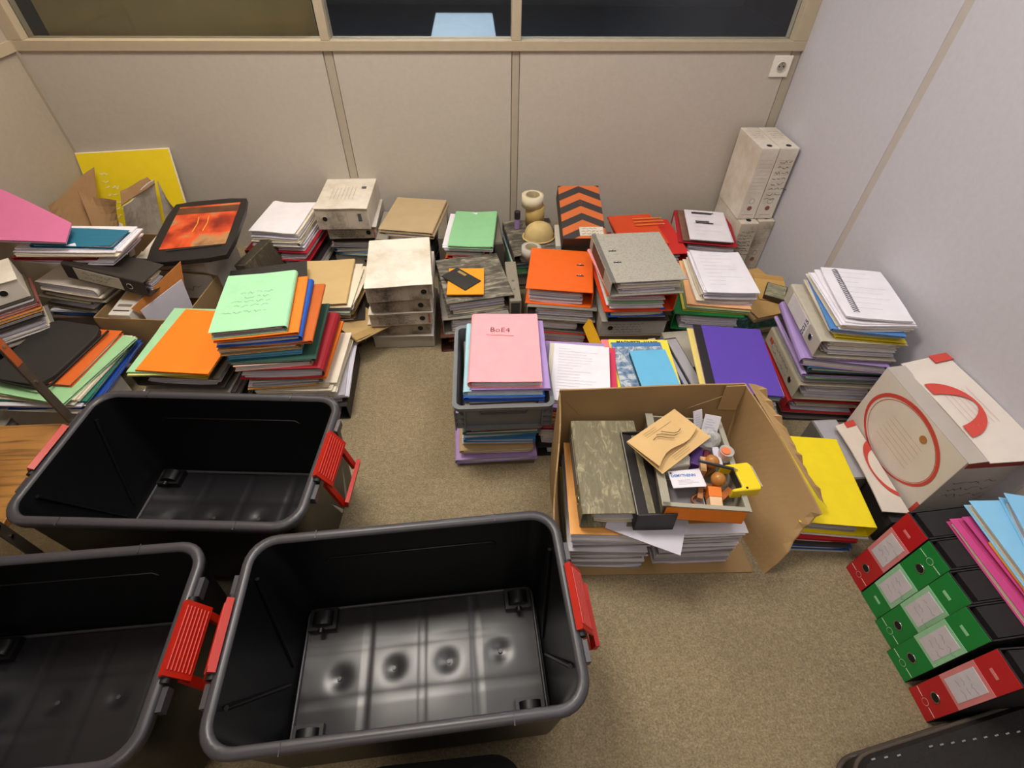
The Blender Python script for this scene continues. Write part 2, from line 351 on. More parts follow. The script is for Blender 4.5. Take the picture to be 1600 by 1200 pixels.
def abox(root, w, d, t, c=None, front=None, hole=.86, lines=0, circ=0, script=0, r=None, red=False, toplines=False, spine=False, lip=.003, **k):
    """cardboard archive box lying flat, its end flap with the finger hole towards -y"""
    r = r or rnd; c = c or ARCH; f = front or ARCHF2
    q = MB(); q.box(-w / 2, w / 2, -d / 2 + .003, d / 2, 0, t, c); q.build('body', root, bevel=.002)
    q = MB(); q.box(-w / 2 + .003, w / 2 - .003, -d / 2, -d / 2 + .0025, .003, t - .004, f); ef = q.build('end_flap', root, bevel=.0006)
    q = MB(); q.slab(0, -d / 2 + .02, t + .0002, w + .002, .05 + lip, .0018, 0, c, n=4, zf=lambda u, v: .0012 * math.sin(9 * u) * (v < 0)); q.build('lid_edge', root)
    hx = (hole - .5) * w
    q = MB(); q.cyl((hx, -d / 2 - .0006, t * .52), .0115, .0012, DARK, 'y', 18); q.cyl((hx, -d / 2 - .0010, t * .52), .0135, .0012, f, 'y', 18, hole=.0112)
    if hole > 0: q.build('finger_hole', ef, 'dark round finger hole')
    q = MB()
    if lines: bars(q, -w * .08, t * .5, w * .42, t * .62, lines, LINE, -d / 2 - .0004, 'y', r, .0009, True, (.75, 1)); 
    if circ:
        q.cyl((-w * .22, -d / 2 - .0004, t * .5), .011, .0003, LINE, 'y', 18, hole=.0098)
        for xx in (-.42, -.1, .02, .14): q.box(xx * w, xx * w + .0008, -d / 2 - .0006, -d / 2 - .0001, t * .12, t * .85, LINE)
    if toplines: 
        bars(q, -w * .05, -d * .06, w * .5, d * .38, 7, LINE, t + .0022, 'z', r, .001, True, (.8, 1)); q.box(w * .27, w * .36, d * .07, d * .13, t + .002, t + .0026, mat('56585c', .8)); q.box(w * .3, w * .37, -d / 2 - .0006, -d / 2 - .0001, t * .4, t * .75, mat('4d5357', .8))
    if red: q.box(w * .42, w * .455, -d / 2 - .0006, -d / 2 - .0001, t * .15, t * .85, mat('a5685a', .8))
    if q.v: q.build('printed_lines', ef)
    if script:
        q = MB(); scribble(q, -w * .08, t * .5, w * .62, t * .7, script, INK, -d / 2 - .0012, plane='y', r=r, wid=.0016); q.build('handwriting', ef)
ORD = ['topmost', 'second', 'third', 'fourth', 'fifth', 'sixth', 'seventh', 'eighth', 'ninth', 'tenth', 'eleventh', 'twelfth', 'thirteenth', 'fourteenth', 'fifteenth', 'sixteenth', 'seventeenth', 'eighteenth']
NAMES = {'folder': ('paper_folder', 'folder'), 'binder': ('lever_arch_binder', 'binder'), 'paper': ('paper_bundle', 'papers'), 'box': ('archive_box', 'box')}
BUILD = {'folder': folder, 'binder': binder, 'paper': paper, 'box': abox}
REG = []
ADJ = {'white carton with pen writing on its end, under the dark picture case': (-1.2428, 1.9875, 0.25, 0.285),
'flat carton, third under the black binder behind the mint green stack': (-0.8461, 1.7257, 0.25, 0.323),
'dusty loose papers, second under the black binder behind the mint green stack': (-0.845, 1.7252, 0.21, 0.2821),
'grey office binder, topmost under the black binder behind the mint green stack': (-0.8502, 1.7106, 0.2707, 0.304),
'black marbled binder, seventh in the white-topped stack with a red binder': (-0.8826, 2.2395, 0.285, 0.304),
'black binder, sixth in the white-topped stack with a red binder': (-0.8846, 2.2286, 0.2824, 0.304),
'pale papers with red edges, fifth in the white-topped stack with a red binder': (-0.8868, 2.2301, 0.21, 0.2821),
'red flat binder, fourth in the white-topped stack with a red binder': (-0.905, 2.2231, 0.29, 0.304),
'white paper bundle, third in the white-topped stack with a red binder': (-0.8817, 2.2222, 0.21, 0.2821),
'cream folder, second in the white-topped stack with a red binder': (-0.8894, 2.2138, 0.22, 0.304),
'white loose papers with curled edges, topmost in the white-topped stack with a red binder': (-0.886, 2.2094, 0.21, 0.2821),
'grey binder, seventh in the stack behind the kraft folders': (-0.6146, 2.4148, 0.2062, 0.32),
'light blue folder, sixth in the stack behind the kraft folders': (-0.5967, 2.4027, 0.1739, 0.32),
'slate blue folder, fifth in the stack behind the kraft folders': (-0.6177, 2.4032, 0.2063, 0.32),
'white and cream papers squeezed under the two archive boxes': (-0.6166, 2.3965, 0.2088, 0.297),
'brown flat binder, third in the stack behind the kraft folders': (-0.6114, 2.3937, 0.1972, 0.32),
'slim archive box with pen writing, directly under the rule-printed archive box': (-0.6017, 2.3766, 0.228, 0.34),
'white archive box with printed rules on its top, left of the back wall seam': (-0.6215, 2.3486, 0.2375, 0.34),
'black binder, sixth in the kraft stack behind the archive boxes': (-0.3265, 2.2909, 0.2052, 0.32),
'grey binder, fifth in the kraft stack behind the archive boxes': (-0.3289, 2.2905, 0.2052, 0.32),
'black marbled binder, fourth in the kraft stack behind the archive boxes': (-0.3259, 2.2843, 0.2052, 0.32),
'worn kraft folder, third in the kraft stack behind the archive boxes': (-0.3234, 2.2727, 0.18, 0.32),
'brown kraft folder, second in the kraft stack behind the archive boxes': (-0.2984, 2.2702, 0.2375, 0.32),
'black marbled binder, ninth in the green-topped stack by the back wall': (-0.0537, 2.165, 0.1691, 0.32),
'black binder, eighth in the green-topped stack by the back wall': (-0.053, 2.1614, 0.1751, 0.32),
'white paper bundle, seventh in the green-topped stack by the back wall': (-0.0523, 2.1556, 0.1774, 0.297),
'orange folder, sixth in the green-topped stack by the back wall': (-0.0598, 2.1618, 0.18, 0.3121),
'red folder, fifth in the green-topped stack by the back wall': (-0.0527, 2.1579, 0.1763, 0.313),
'peach folder, fourth in the green-topped stack by the back wall': (-0.0556, 2.1596, 0.1728, 0.309),
'teal edged folder, third in the green-topped stack by the back wall': (-0.0576, 2.1589, 0.1728, 0.2988),
'white papers, second in the green-topped stack by the back wall': (-0.049, 2.144, 0.2232, 0.297),
'grey binder, fourth under the tape rolls by the centre seam': (0.2287, 2.1872, 0.2052, 0.32),
'green folder, third under the tape rolls by the centre seam': (0.2174, 2.1755, 0.182, 0.32),
'papers with green edges, second under the tape rolls by the centre seam': (0.2412, 2.1815, 0.2185, 0.297),
'black marbled binder, topmost under the tape rolls by the centre seam': (0.247, 2.1763, 0.2375, 0.32),
'black marbled binder at the foot of the chevron box stack': (0.482, 2.1037, 0.2578, 0.3125),
'grey binder under the brown carton tray of the chevron box': (0.4753, 2.1033, 0.2707, 0.3103),
'brown carton tray under the chevron-striped box': (0.4793, 2.1076, 0.228, 0.3049),
'black binder, third in the stack behind the large grey binder': (0.793, 2.1525, 0.2465, 0.32),
'dark red binder, second in the stack behind the large grey binder': (0.8071, 2.1486, 0.2707, 0.32),
'bright red binder lying flat, topmost in the stack behind the large grey binder': (0.802, 2.1495, 0.304, 0.32),
'black binder, sixth in the corner stack of red binders': (1.0874, 2.2229, 0.2707, 0.32),
'lower crimson binder, fifth in the corner stack of red binders': (1.0986, 2.2183, 0.2707, 0.32),
'grey papers between the two crimson binders in the back right corner': (1.0756, 2.2187, 0.1728, 0.297),
'crimson binder with a pale spine label, third in the corner stack of red binders': (1.0982, 2.2152, 0.2707, 0.32),
'brown photo sheet, second in the corner stack of red binders': (1.086, 2.2165, 0.209, 0.297),
'printed sheets with dark headings, topmost in the corner stack of red binders': (1.1099, 2.2065, 0.1995, 0.297),
'second archive box of the tall stack, smudged front with a printed ring': (-0.3221, 1.7835, 0.2375, 0.34),
'brown red folder, tenth in the messy kraft stack left of the archive boxes': (-0.6109, 1.8064, 0.1735, 0.32),
'grey binder, ninth in the messy kraft stack left of the archive boxes': (-0.6045, 1.8052, 0.1988, 0.32),
'dusty dark papers, eighth in the messy kraft stack left of the archive boxes': (-0.623, 1.8034, 0.1822, 0.297),
'dark brown folder, seventh in the messy kraft stack left of the archive boxes': (-0.6192, 1.8055, 0.1641, 0.32),
'black folder, sixth in the messy kraft stack left of the archive boxes': (-0.6038, 1.8069, 0.1947, 0.32),
'brown folder, fifth in the messy kraft stack left of the archive boxes': (-0.614, 1.8105, 0.1728, 0.32),
'brown-edged papers, fourth in the messy kraft stack left of the archive boxes': (-0.5973, 1.8047, 0.1728, 0.297),
'sage folder, third in the messy kraft stack left of the archive boxes': (-0.5974, 1.8103, 0.1728, 0.32),
'torn cream papers, second in the messy kraft stack left of the archive boxes': (-0.6221, 1.8103, 0.2375, 0.297),
'tan kraft folder, topmost in the messy kraft stack left of the archive boxes': (-0.6603, 1.8102, 0.228, 0.32),
'grey binder directly under the marbled binder with the orange notepad': (-0.0457, 1.7861, 0.2726, 0.32),
'black and grey marbled binder under the orange notepad': (-0.0363, 1.8089, 0.2755, 0.32),
'dark grey binder under the grey marbled one of the orange binder stack': (0.328, 1.7827, 0.2504, 0.3038),
'grey marbled binder directly under the bright orange binder': (0.3437, 1.787, 0.285, 0.3104),
'bright orange binder with two chrome ring tips, near the centre': (0.3318, 1.8023, 0.2707, 0.3051),
'black binder, eighth of the stack under the speckled grey binder': (0.626, 1.715, 0.2412, 0.32),
'brown carton under the grey binder box': (0.6028, 1.7142, 0.2565, 0.3324),
'grey binder box with a lined label and finger hole, below the blue folder': (0.6039, 1.7056, 0.266, 0.3171),
'thin dark binder under the creased blue folder': (0.6176, 1.7002, 0.2505, 0.32),
'creased bright blue folder under the orange-red binder': (0.5919, 1.6927, 0.228, 0.32),
'orange-red binder stuffed with white and green sheets, under the speckled grey binder': (0.6027, 1.6891, 0.2707, 0.32),
'dark teal binder, eighth in the white-topped stack by the right wall': (0.9261, 1.7369, 0.1838, 0.32),
'black marbled binder, seventh in the white-topped stack by the right wall': (0.9215, 1.7282, 0.189, 0.32),
'dark green binder, sixth in the white-topped stack by the right wall': (0.922, 1.6983, 0.2755, 0.3066),
'black binder under the beige binder, left of the purple folder': (0.7959, 1.4366, 0.1615, 0.21),
'beige binder with a finger ring, in front of the dark green binder': (0.7987, 1.4402, 0.1425, 0.21),
'old cream papers, thirteenth in the mint green topped stack': (-0.6689, 1.4123, 0.28, 0.2878),
'white papers with an orange sheet, twelfth in the mint green topped stack': (-0.7122, 1.4144, 0.24, 0.2925),
'grey plastic wallet, eleventh in the mint green topped stack': (-0.6903, 1.413, 0.24, 0.304),
'orange folder, tenth in the mint green topped stack': (-0.6843, 1.4186, 0.28, 0.304),
'crimson zip portfolio, ninth in the mint green topped stack': (-0.6918, 1.413, 0.29, 0.304),
'pink-edged paper folder, eighth in the mint green topped stack': (-0.718, 1.4162, 0.255, 0.304),
'dark green spiral notebook, seventh in the mint green topped stack': (-0.7098, 1.4184, 0.28, 0.304),
'black binder, ninth in the orange-topped stack behind the crates': (-1.0297, 1.4022, 0.285, 0.2609),
'grey and white papers, eighth in the orange-topped stack behind the crates': (-1.0333, 1.4071, 0.26, 0.2546),
'grey binder, seventh in the orange-topped stack behind the crates': (-1.0303, 1.4026, 0.3, 0.259),
'dusty dark papers, sixth in the orange-topped stack behind the crates': (-1.039, 1.4103, 0.27, 0.2466),
'dark brown binder, fifth in the orange-topped stack behind the crates': (-1.0336, 1.4188, 0.3, 0.304),
'mustard folder, fourth in the orange-topped stack behind the crates': (-1.0239, 1.4001, 0.2177, 0.2681),
'pale yellow folder, third in the orange-topped stack behind the crates': (-1.0661, 1.396, 0.25, 0.2662),
'mint folder, second in the orange-topped stack behind the crates': (-1.0664, 1.4379, 0.2375, 0.345),
'bright orange folder on top of the stack next to the mint green one': (-1.019, 1.421, 0.25, 0.3277),
'white box with a grey front carrying the colourful folders': (-1.4984, 1.3229, 0.2661, 0.2139),
'black binder, eleventh in the tall stack along the left wall': (-1.5888, 1.7859, 0.2514, 0.1864),
'brown binder, tenth in the tall stack along the left wall': (-1.5866, 1.7827, 0.2462, 0.1928),
'white papers with a blue sheet, ninth in the tall stack along the left wall': (-1.5787, 1.7887, 0.242, 0.1928),
'olive brown binder, eighth in the tall stack along the left wall': (-1.5994, 1.7804, 0.235, 0.1779),
'grey-brown papers, seventh in the tall stack along the left wall': (-1.5542, 1.7765, 0.2667, 0.1707),
'cream folder bundle, sixth in the tall stack along the left wall': (-1.5507, 1.7987, 0.266, 0.216),
'old papers, tenth at the left edge, in front of the tall left stack': (-1.7045, 1.558, 0.2, 0.19),
'worn grey binder, ninth at the left edge, in front of the tall left stack': (-1.7062, 1.5511, 0.2, 0.19),
'black binder, eighth at the left edge, in front of the tall left stack': (-1.7049, 1.5539, 0.19, 0.19),
'brown folder, ninth in the stack carrying the grey tub': (0.0315, 1.1725, 0.2587, 0.32),
'dark paper bundle at the bottom of the grey tub': (0.0452, 1.1917, 0.2222, 0.31),
'black binder, eleventh in the document stack right of the grey tub': (0.2969, 1.2018, 0.2564, 0.32),
'white papers, tenth in the document stack right of the grey tub': (0.305, 1.2018, 0.2343, 0.297),
'wine red folder, eighth in the document stack right of the grey tub': (0.3029, 1.1986, 0.2398, 0.32),
'rust orange folder, seventh in the document stack right of the grey tub': (0.3031, 1.2008, 0.2253, 0.32),
'sand folder, sixth in the document stack right of the grey tub': (0.3062, 1.2025, 0.2203, 0.32),
'vermilion folder, fifth in the document stack right of the grey tub': (0.2971, 1.208, 0.2252, 0.32),
'amber folder, fourth in the document stack right of the grey tub': (0.3008, 1.2036, 0.2234, 0.32),
'old papers, sixth in the stack behind the torn carton': (0.5409, 1.2569, 0.1611, 0.297),
'black binder, fifth in the stack behind the torn carton': (0.5304, 1.2538, 0.1938, 0.32),
'grey binder, fourth in the stack behind the torn carton': (0.526, 1.2561, 0.1872, 0.32),
'white papers, third in the stack behind the torn carton': (0.5325, 1.253, 0.18, 0.297),
'rose folder, second in the stack behind the torn carton': (0.5412, 1.25, 0.228, 0.32),
'black binder, eighth in the purple-topped stack': (0.953, 1.2588, 0.1555, 0.32),
'grey binder, seventh in the purple-topped stack': (0.8966, 1.2024, 0.2427, 0.2104),
'old kraft-edged papers, sixth in the purple-topped stack': (0.8964, 1.2444, 0.2261, 0.297),
'white and green papers, fifth in the purple-topped stack': (0.892, 1.2513, 0.218, 0.297),
'white papers, seventh of the yellow-topped stack right of the torn carton': (0.9784, 0.7979, 0.2255, 0.297),
'sky blue folder, sixth of the yellow-topped stack right of the torn carton': (0.9746, 0.8025, 0.237, 0.32),
'dark blue folder, fifth of the yellow-topped stack right of the torn carton': (0.9721, 0.8009, 0.2376, 0.32),
'dark grey binder, fourth of the yellow-topped stack right of the torn carton': (0.9713, 0.8035, 0.2292, 0.32),
'red folder, third of the yellow-topped stack right of the torn carton': (0.9722, 0.8009, 0.2319, 0.32),
'white and yellow-edged papers, second of the yellow-topped stack right of the torn carton': (0.9903, 0.8004, 0.2565, 0.297),
'bright yellow binder with two ring slots, right of the torn carton': (1.0062, 0.8041, 0.2166, 0.315)}
#ADJEND
def pile(phrase, top, base, items, group=None, z0=0.0, seed=1, jr=.03, js=.006):
    """items from the top down; each is its own thing, standing on the one below"""
    r = random.Random(seed); T = sum(i[1] for i in items) + .0012 * len(items); z = z0; n = len(items); roots = []
    for k in range(n - 1, -1, -1):
        kind, t, c, desc, o = items[k]; o = dict(o); f = 1 if k == 0 else (z - z0) / max(T, .001)
        dw, dd = {'folder': (.24, .32), 'binder': (.285, .32), 'paper': (.21, .297), 'box': (.25, .34)}[kind]
        w, d = o.pop('w', dw), o.pop('d', dd); dx, dy, dr = o.pop('dx', 0), o.pop('dy', 0), o.pop('dr', None)
        if dr is None: dr = 0 if k == 0 else r.uniform(-jr, jr)
        if k: dx += r.uniform(-js, js); dy += r.uniform(-js, js)
        rz = base[2] * (1 - f) + top[2] * f; cx = base[0] * (1 - f) + top[0] * f; cy = base[1] * (1 - f) + top[1] * f
        x = cx + dx * math.cos(rz) - dy * math.sin(rz); y = cy + dx * math.sin(rz) + dy * math.cos(rz)
        zz = z + o.pop('dz', 0); nm, cat = NAMES[kind]; nm = o.pop('name', nm); cat = o.pop('cat', cat)
        lab = o.pop('label', None) or '%s, %s %s' % (desc, ORD[k], phrase)
        REG.append([lab, x, y, zz, w, d, t, rz + dr, k, phrase])
        if lab in ADJ: x, y, w, d = ADJ[lab]
        rt = thing(nm, lab, cat, (x, y, zz), rz + dr, o.pop('group', group), o.pop('tilt', (0, 0)))
        BUILD[kind](rt, w, d, o.pop('th', t), c=c, r=r, **o); z += t + .0012; roots.insert(0, rt)
    return roots
def top_of(L, R, z, d, base=None):
    t = front(L, R, z, d); return t, (base if base else t)
# ================================================================ the room
XL, XR, YB, YF = -1.83, 1.42, 2.48, -1.6
WALL = mat('bdb4a8', .85, .035, 55, .12, bscale=220); WALLR = mat('c3c1ca', .85, .03, 55, .12, bscale=220); WALLL = mat('aa9e90', .85, .035, 55, .12, bscale=220)  # cooler, brighter light on the right wall is put into WALLR's colour
STRIP = mat('aea392', .7, .04, 30, .08); RAIL = mat('b5a68e', .6, .04, 30, .05); FLOOR = mat('928369', .95, 0, 1, .25, style='carpet', bscale=500)
struct(MB().box(XL - .1, XR + .1, YF - .1, YB + .1, -.05, 0, FLOOR), 'floor')
struct(MB().box(XL - .1, XR + .1, YF - .1, YB + .1, 2.5, 2.56, mat('d8d4cc', .9, .03, 20)), 'ceiling')
wb = MB().box(XL - .1, XR + .1, YB + .012, YB + .07, 0, .90, WALL).build('wall_back'); wb['kind'] = 'structure'
for x0, x1 in ((XL, -.627), (-.585, .156), (.194, 1.372)):
    struct(MB().box(x0, x1, YB, YB + .014, 0, .893, WALL), 'panel', wb)
for x0, x1 in ((-.623, -.589), (.16, .19), (1.376, XR)):
    struct(MB().box(x0, x1, YB + .003, YB + .0145, 0, .893, STRIP), 'cover_strip', wb)
struct(MB().box(.192, .1935, YB - .001, YB + .012, 0, .893, STRIP), 'joint', wb)
fr = MB().box(XL, XR, YB - .012, YB + .07, .893, .93, RAIL).build('trim_1', bevel=.002); fr['kind'] = 'structure'
for x0, x1 in ((XL - .05, -1.775), (-.621, -.585), (.156, .194), (1.358, XR)):
    struct(MB().box(x0, x1, YB - .012, YB + .07, .93, 2.5, RAIL), 'mullion', fr, bevel=.002)
struct(MB().box(XL, XR, YB - .012, YB + .07, 2.3, 2.5, RAIL), 'header', fr)
GL = bpy.data.materials.new('window_glass'); GL.use_nodes = True; g = GL.node_tree.nodes['Principled BSDF']
g.inputs['Transmission Weight'].default_value = 1; g.inputs['Roughness'].default_value = .04; g.inputs['IOR'].default_value = 1.45; g.inputs['Base Color'].default_value = (.86, .93, .98, 1)
for i, (x0, x1) in enumerate(((-1.775, -.621), (-.585, .156), (.194, 1.358))):
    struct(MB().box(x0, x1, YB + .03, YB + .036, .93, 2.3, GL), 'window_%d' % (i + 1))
# the dim room on the other side of the glass
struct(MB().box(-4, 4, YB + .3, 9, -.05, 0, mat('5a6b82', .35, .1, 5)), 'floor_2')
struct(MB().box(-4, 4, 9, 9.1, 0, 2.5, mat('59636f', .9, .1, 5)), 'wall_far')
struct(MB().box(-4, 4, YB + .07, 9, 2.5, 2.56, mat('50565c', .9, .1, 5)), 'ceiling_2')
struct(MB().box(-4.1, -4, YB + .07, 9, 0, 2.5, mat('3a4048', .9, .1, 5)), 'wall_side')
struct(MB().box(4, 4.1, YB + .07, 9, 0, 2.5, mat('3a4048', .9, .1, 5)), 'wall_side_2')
bl = MB().box(-1.735, -.655, YB + .10, YB + .112, .3, 2.3, mat('8d7a52', .8, .07, 4)); o = bl.build('hanging_board'); tag(o, 'tan board standing behind the left window pane', 'board')
t = thing('desk', 'pale desk added to make the bright patch in the middle window pane', 'desk', (-.06, 3.80, 0))  # added desk stands in for the bright patch behind the glass
MB().box(-.19, .19, -.40, .40, .70, .725, mat('b9c9d8', .25, .04, 20)).build('desk_top', t)
for sx in (-.18, .15):
    for sy in (-.32, .29): MB().box(sx, sx + .03, sy, sy + .03, 0, .70, mat('55585c', .5)).build('leg', t)
wl = MB().box(XL - .07, XL - .012, YF, YB, 0, 2.5, WALLL).build('wall_left'); wl['kind'] = 'structure'
for y0, y1 in ((YF, .55), (.59, 1.62), (1.66, YB)): struct(MB().box(XL - .014, XL, y0, y1, 0, .893, WALLL), 'panel', wl)
struct(MB().box(XL - .014, XL + .01, YF, YB, .893, .93, RAIL), 'rail', wl)
for y0, y1 in ((YF, .55), (.59, 1.62), (1.66, YB)): struct(MB().box(XL - .014, XL, y0, y1, .93, 2.5, WALLL), 'panel', wl)
struct(MB().box(XL, XL + .012, YB - .014, YB, 0, 2.5, STRIP), 'trim_2')
wr = MB().box(XR + .012, XR + .07, YF, YB, 0, 2.5, WALLR).build('wall_right'); wr['kind'] = 'structure'
for y0, y1 in ((YF, .62), (.655, 1.692), (1.728, YB)): struct(MB().box(XR, XR + .014, y0, y1, 0, 2.5, WALLR), 'panel', wr)
for y0, y1 in ((.62, .655), (1.692, 1.728)): struct(MB().box(XR + .002, XR + .0145, y0, y1, 0, 2.5, mat('b9b0aa', .75, .04, 30)), 'cover_strip', wr)
struct(MB().box(XL - .1, XR + .1, YF - .1, YF, 0, 2.5, WALLL), 'wall_front')
t = thing('wall_socket', 'white square power socket under the window rail near the right corner', 'socket', (1.345, YB, .835))
MB().box(-.041, .041, -.009, 0, -.041, .041, mat('ebe5d8', .35, .01)).build('cover_plate', t, bevel=.002)
MB().cyl((0, -.0125, 0), .021, .004, mat('e0d9ca', .35, .01), 'y', 28, hole=.0185).build('recess_rim', t)
MB().cyl((0, -.0098, 0), .0185, .001, mat('9b948a', .5), 'y', 28).build('recess', t)
q = MB(); q.cyl((-.009, -.011, 0), .003, .002, DARK, 'y', 12); q.cyl((.009, -.011, 0), .003, .002, DARK, 'y', 12); q.cyl((0, -.019, .010), .0028, .009, CHROME, 'y', 12); q.build('contact', t)
for i, (l, s, p, c) in enumerate(LIGHTS):
    em = bpy.data.materials.get('light_diffuser') or bpy.data.materials.new('light_diffuser')
    em.use_nodes = True; e = em.node_tree.nodes['Principled BSDF']; e.inputs['Emission Color'].default_value = (1, .93, .84, 1); e.inputs['Emission Strength'].default_value = 3
    t = thing('ceiling_light', ['square ceiling light above the left stacks', 'square ceiling light above the right stacks', 'long ceiling light behind the crates', 'square ceiling light by the right wall, nearest the front'][i], 'light', (l[0], l[1], 2.47))
    MB().box(-s[0] / 2, s[0] / 2, -s[1] / 2, s[1] / 2, .005, .03, em).build('diffuser', t)
    q = MB()
    for a in (-1, 1):
        q.box(a * s[0] / 2 - .01, a * s[0] / 2 + .01, -s[1] / 2 - .01, s[1] / 2 + .01, 0, .03, mat('d0d0d0', .4)); q.box(-s[0] / 2, s[0] / 2, a * s[1] / 2 - .01, a * s[1] / 2 + .01, 0, .03, mat('d0d0d0', .4))
    q.build('frame', t)
# ================================================================ wheeled crates
PLAS = mat('0e0e10', .38, .1, 30, .05, spec=.45); PLASF = mat('1d1c20', .30, .12, 7, .42, spec=.55, bscale=9); RIM = mat('3f3d42', .36, .05, 30); [n for n in PLASF.node_tree.nodes if n.type == 'TEX_NOISE'][-1].inputs['Detail'].default_value = 0  # RIM is the same black plastic, its brighter lit look put into the colour
REDP = mat('b5210f', .38, .03, 30); REDF = mat('c04c3e', .5, .04, 20)
def rrect(w, d, r, z, n=6, cx=0, cy=0):
    P = []
    for k, (sx, sy) in enumerate(((1, 1), (-1, 1), (-1, -1), (1, -1))):
        for i in range(n + 1):
            a = math.pi / 2 * (k + i / n); P.append((cx + sx * (w / 2 - r) + r * math.cos(a), cy + sy * (d / 2 - r) + r * math.sin(a), z))
    return P
def crate(label, x, y, rz, loc_z=0, faded=None):
    t = thing('wheeled_crate', label, 'crate', (x, y, loc_z), rz, 'black wheeled storage crates')
    H = .40; q = MB()
    q.loops([rrect(.60, .335, .03, .05), rrect(.622, .352, .035, .06), rrect(.665, .385, .05, H - .05), rrect(.668, .388, .05, H - .012)], PLAS, cap0=True)
    q.loops([rrect(.650, .372, .045, H - .006), rrect(.646, .368, .045, H - .05), rrect(.606, .337, .03, .075), rrect(.598, .330, .028, .0665)], PLAS)
    q.build('body', t)
    q = MB(); q.loops([rrect(.666, .386, .05, H - .02), rrect(.69, .41, .062, H - .024), rrect(.694, .414, .064, H - .006), rrect(.686, .406, .060, H), rrect(.656, .376, .047, H), rrect(.650, .370, .045, H - .008)], RIM)
    for sx in (-1, 1):
        q.box(sx * .351 - .006, sx * .351 + .006, .082, .122, H - .03, H - .008, RIM); q.box(sx * .351 - .006, sx * .351 + .006, -.122, -.082, H - .03, H - .008, RIM)
        for sy in (-1, 1): q.box(sx * .20 - .001, sx * .20 + .001, sy * .198 - .012, sy * .198 + .008, H - .003, H + .0012, RIM)
    q.build('rim', t)
    # floor of the tub: a raised lip, a grid of seams and four dished moulding points
    q = MB(); q.loops([rrect(.592, .326, .02, .066), rrect(.588, .322, .02, .0725), rrect(.580, .314, .018, .0725), rrect(.576, .310, .016, .067)], RIM); q.build('floor_lip', t)
    NX, NY = 60, 32; vs = []; fs = []
    cen = [(-.20, -.01), (-.07, 0), (.065, 0), (.195, .01)]
    for j in range(NY + 1):
        for i in range(NX + 1):
            X = -.288 + .576 * i / NX; Y = -.155 + .31 * j / NY; z = .066
            for cx in (-.135, 0, .135): z += -.0022 * math.exp(-((X - cx) / .004) ** 2)
            for cy in (-.055, .055): z += -.0016 * math.exp(-((Y - cy) / .005) ** 2)
            for cx, cy in cen: rr = math.hypot(X - cx, Y - cy); z += -.0065 * math.exp(-(rr / .022) ** 2)
            z += .0028 * math.sin(9 * X + 2) * math.cos(11 * Y + 1); vs.append((X, Y, z))
    for j in range(NY):
        for i in range(NX): a = j * (NX + 1) + i; fs.append((a, a + 1, a + NX + 2, a + NX + 1))
    MB().add(vs, fs, PLASF, True).build('floor_panel', t)
    for cx, cy in cen: MB().cyl((cx, cy, .058), .005, .006, RIM, n=12).build('moulding_point', t)
    for sx in (-1, 1):
        for sy in (-1, 1):
            q = MB(); X, Y = sx * .252, sy * .128
            q.box(X - .034, X + .034, Y - .026, Y + .026, .066, .086, PLAS)
            q.loops([[(X + .026 * math.cos(a), yy, .084 + .018 * math.sin(a)) for a in [math.pi * k / 8 for k in range(9)]] for yy in (Y - .017, Y + .017)], PLAS, close=False, cap0=True, cap1=True)
            q.build('wheel_housing', t); MB().cyl((X, Y - .036, .092), .008, .01, PLAS, 'y', 12).build('axle_cap', o_ := [c for c in C.objects if c.name.startswith('wheel_housing')][-1])
            q = MB(); q.cyl((sx * .262, sy * .14 - .015, .027), .027, .03, DARK, 'y', 22); q.box(sx * .262 - .02, sx * .262 + .02, sy * .14 - .02, sy * .14 + .02, .03, .055, PLAS); q.build('caster', t)
    for sy in (-1, 1):
        q = MB(); q.tube([(-.20, sy * .18, .30), (-.19, sy * .1815, .31), (.19, sy * .1815, .31), (.20, sy * .18, .30)], .003, PLAS, 6); q.build('rib', t)
    for sx in (-1, 1):
        q = MB(); q.tube([(sx * .3185, -.12, .37), (sx * .304, -.02, .10)], .005, PLAS, 6); q.tube([(sx * .3185, .12, .37), (sx * .304, .02, .10)], .005, PLAS, 6); q.build('rib', t)
        # latch: ribbed grip over the rim, open frame hanging on the end wall
        q = MB(); Xo = .352
        q.loops([[(sx * (Xo - .014), y, H + .006), (sx * (Xo - .002), y, H + .014), (sx * (Xo + .026), y, H - .038), (sx * (Xo + .024), y, H - .042), (sx * (Xo - .004), y, H + .004)] for y in (-.068, .068)], REDP, cap0=True, cap1=True, smooth=False)
        for k in range(7):
            f = (k + .8) / 7.6; q.tube([(sx * (Xo - .002 + .028 * f), -.058, H + .0145 - .052 * f), (sx * (Xo - .002 + .028 * f), .058, H + .0145 - .052 * f)], .0022, REDP, 6)
        g = q.build('latch_grip', t)
        q = MB(); Z0, Z1 = H - .035, H - .135; X0, X1 = Xo + .012, Xo + .034
        q.poly([(sx * X0, -.068, Z0), (sx * X0, -.052, Z0), (sx * X1, -.052, Z1), (sx * X1, -.068, Z1)], .010, REDP); q.poly([(sx * X0, .052, Z0), (sx * X0, .068, Z0), (sx * X1, .068, Z1), (sx * X1, .052, Z1)], .010, REDP)
        q.poly([(sx * X1, -.068, Z1), (sx * X1, .068, Z1), (sx * (X1 + .006), .068, Z1 + .025), (sx * (X1 + .006), -.068, Z1 + .025)], .010, REDP if faded != sx else REDF)
        q.build('latch_frame', g)
        for sy in (-1, 1): MB().cyl((sx * (Xo - .004), sy * .068 if sy > 0 else -.078, H - .006), .009, .010, DARK, 'y', 12).build('hinge', g)
    q = MB(); 
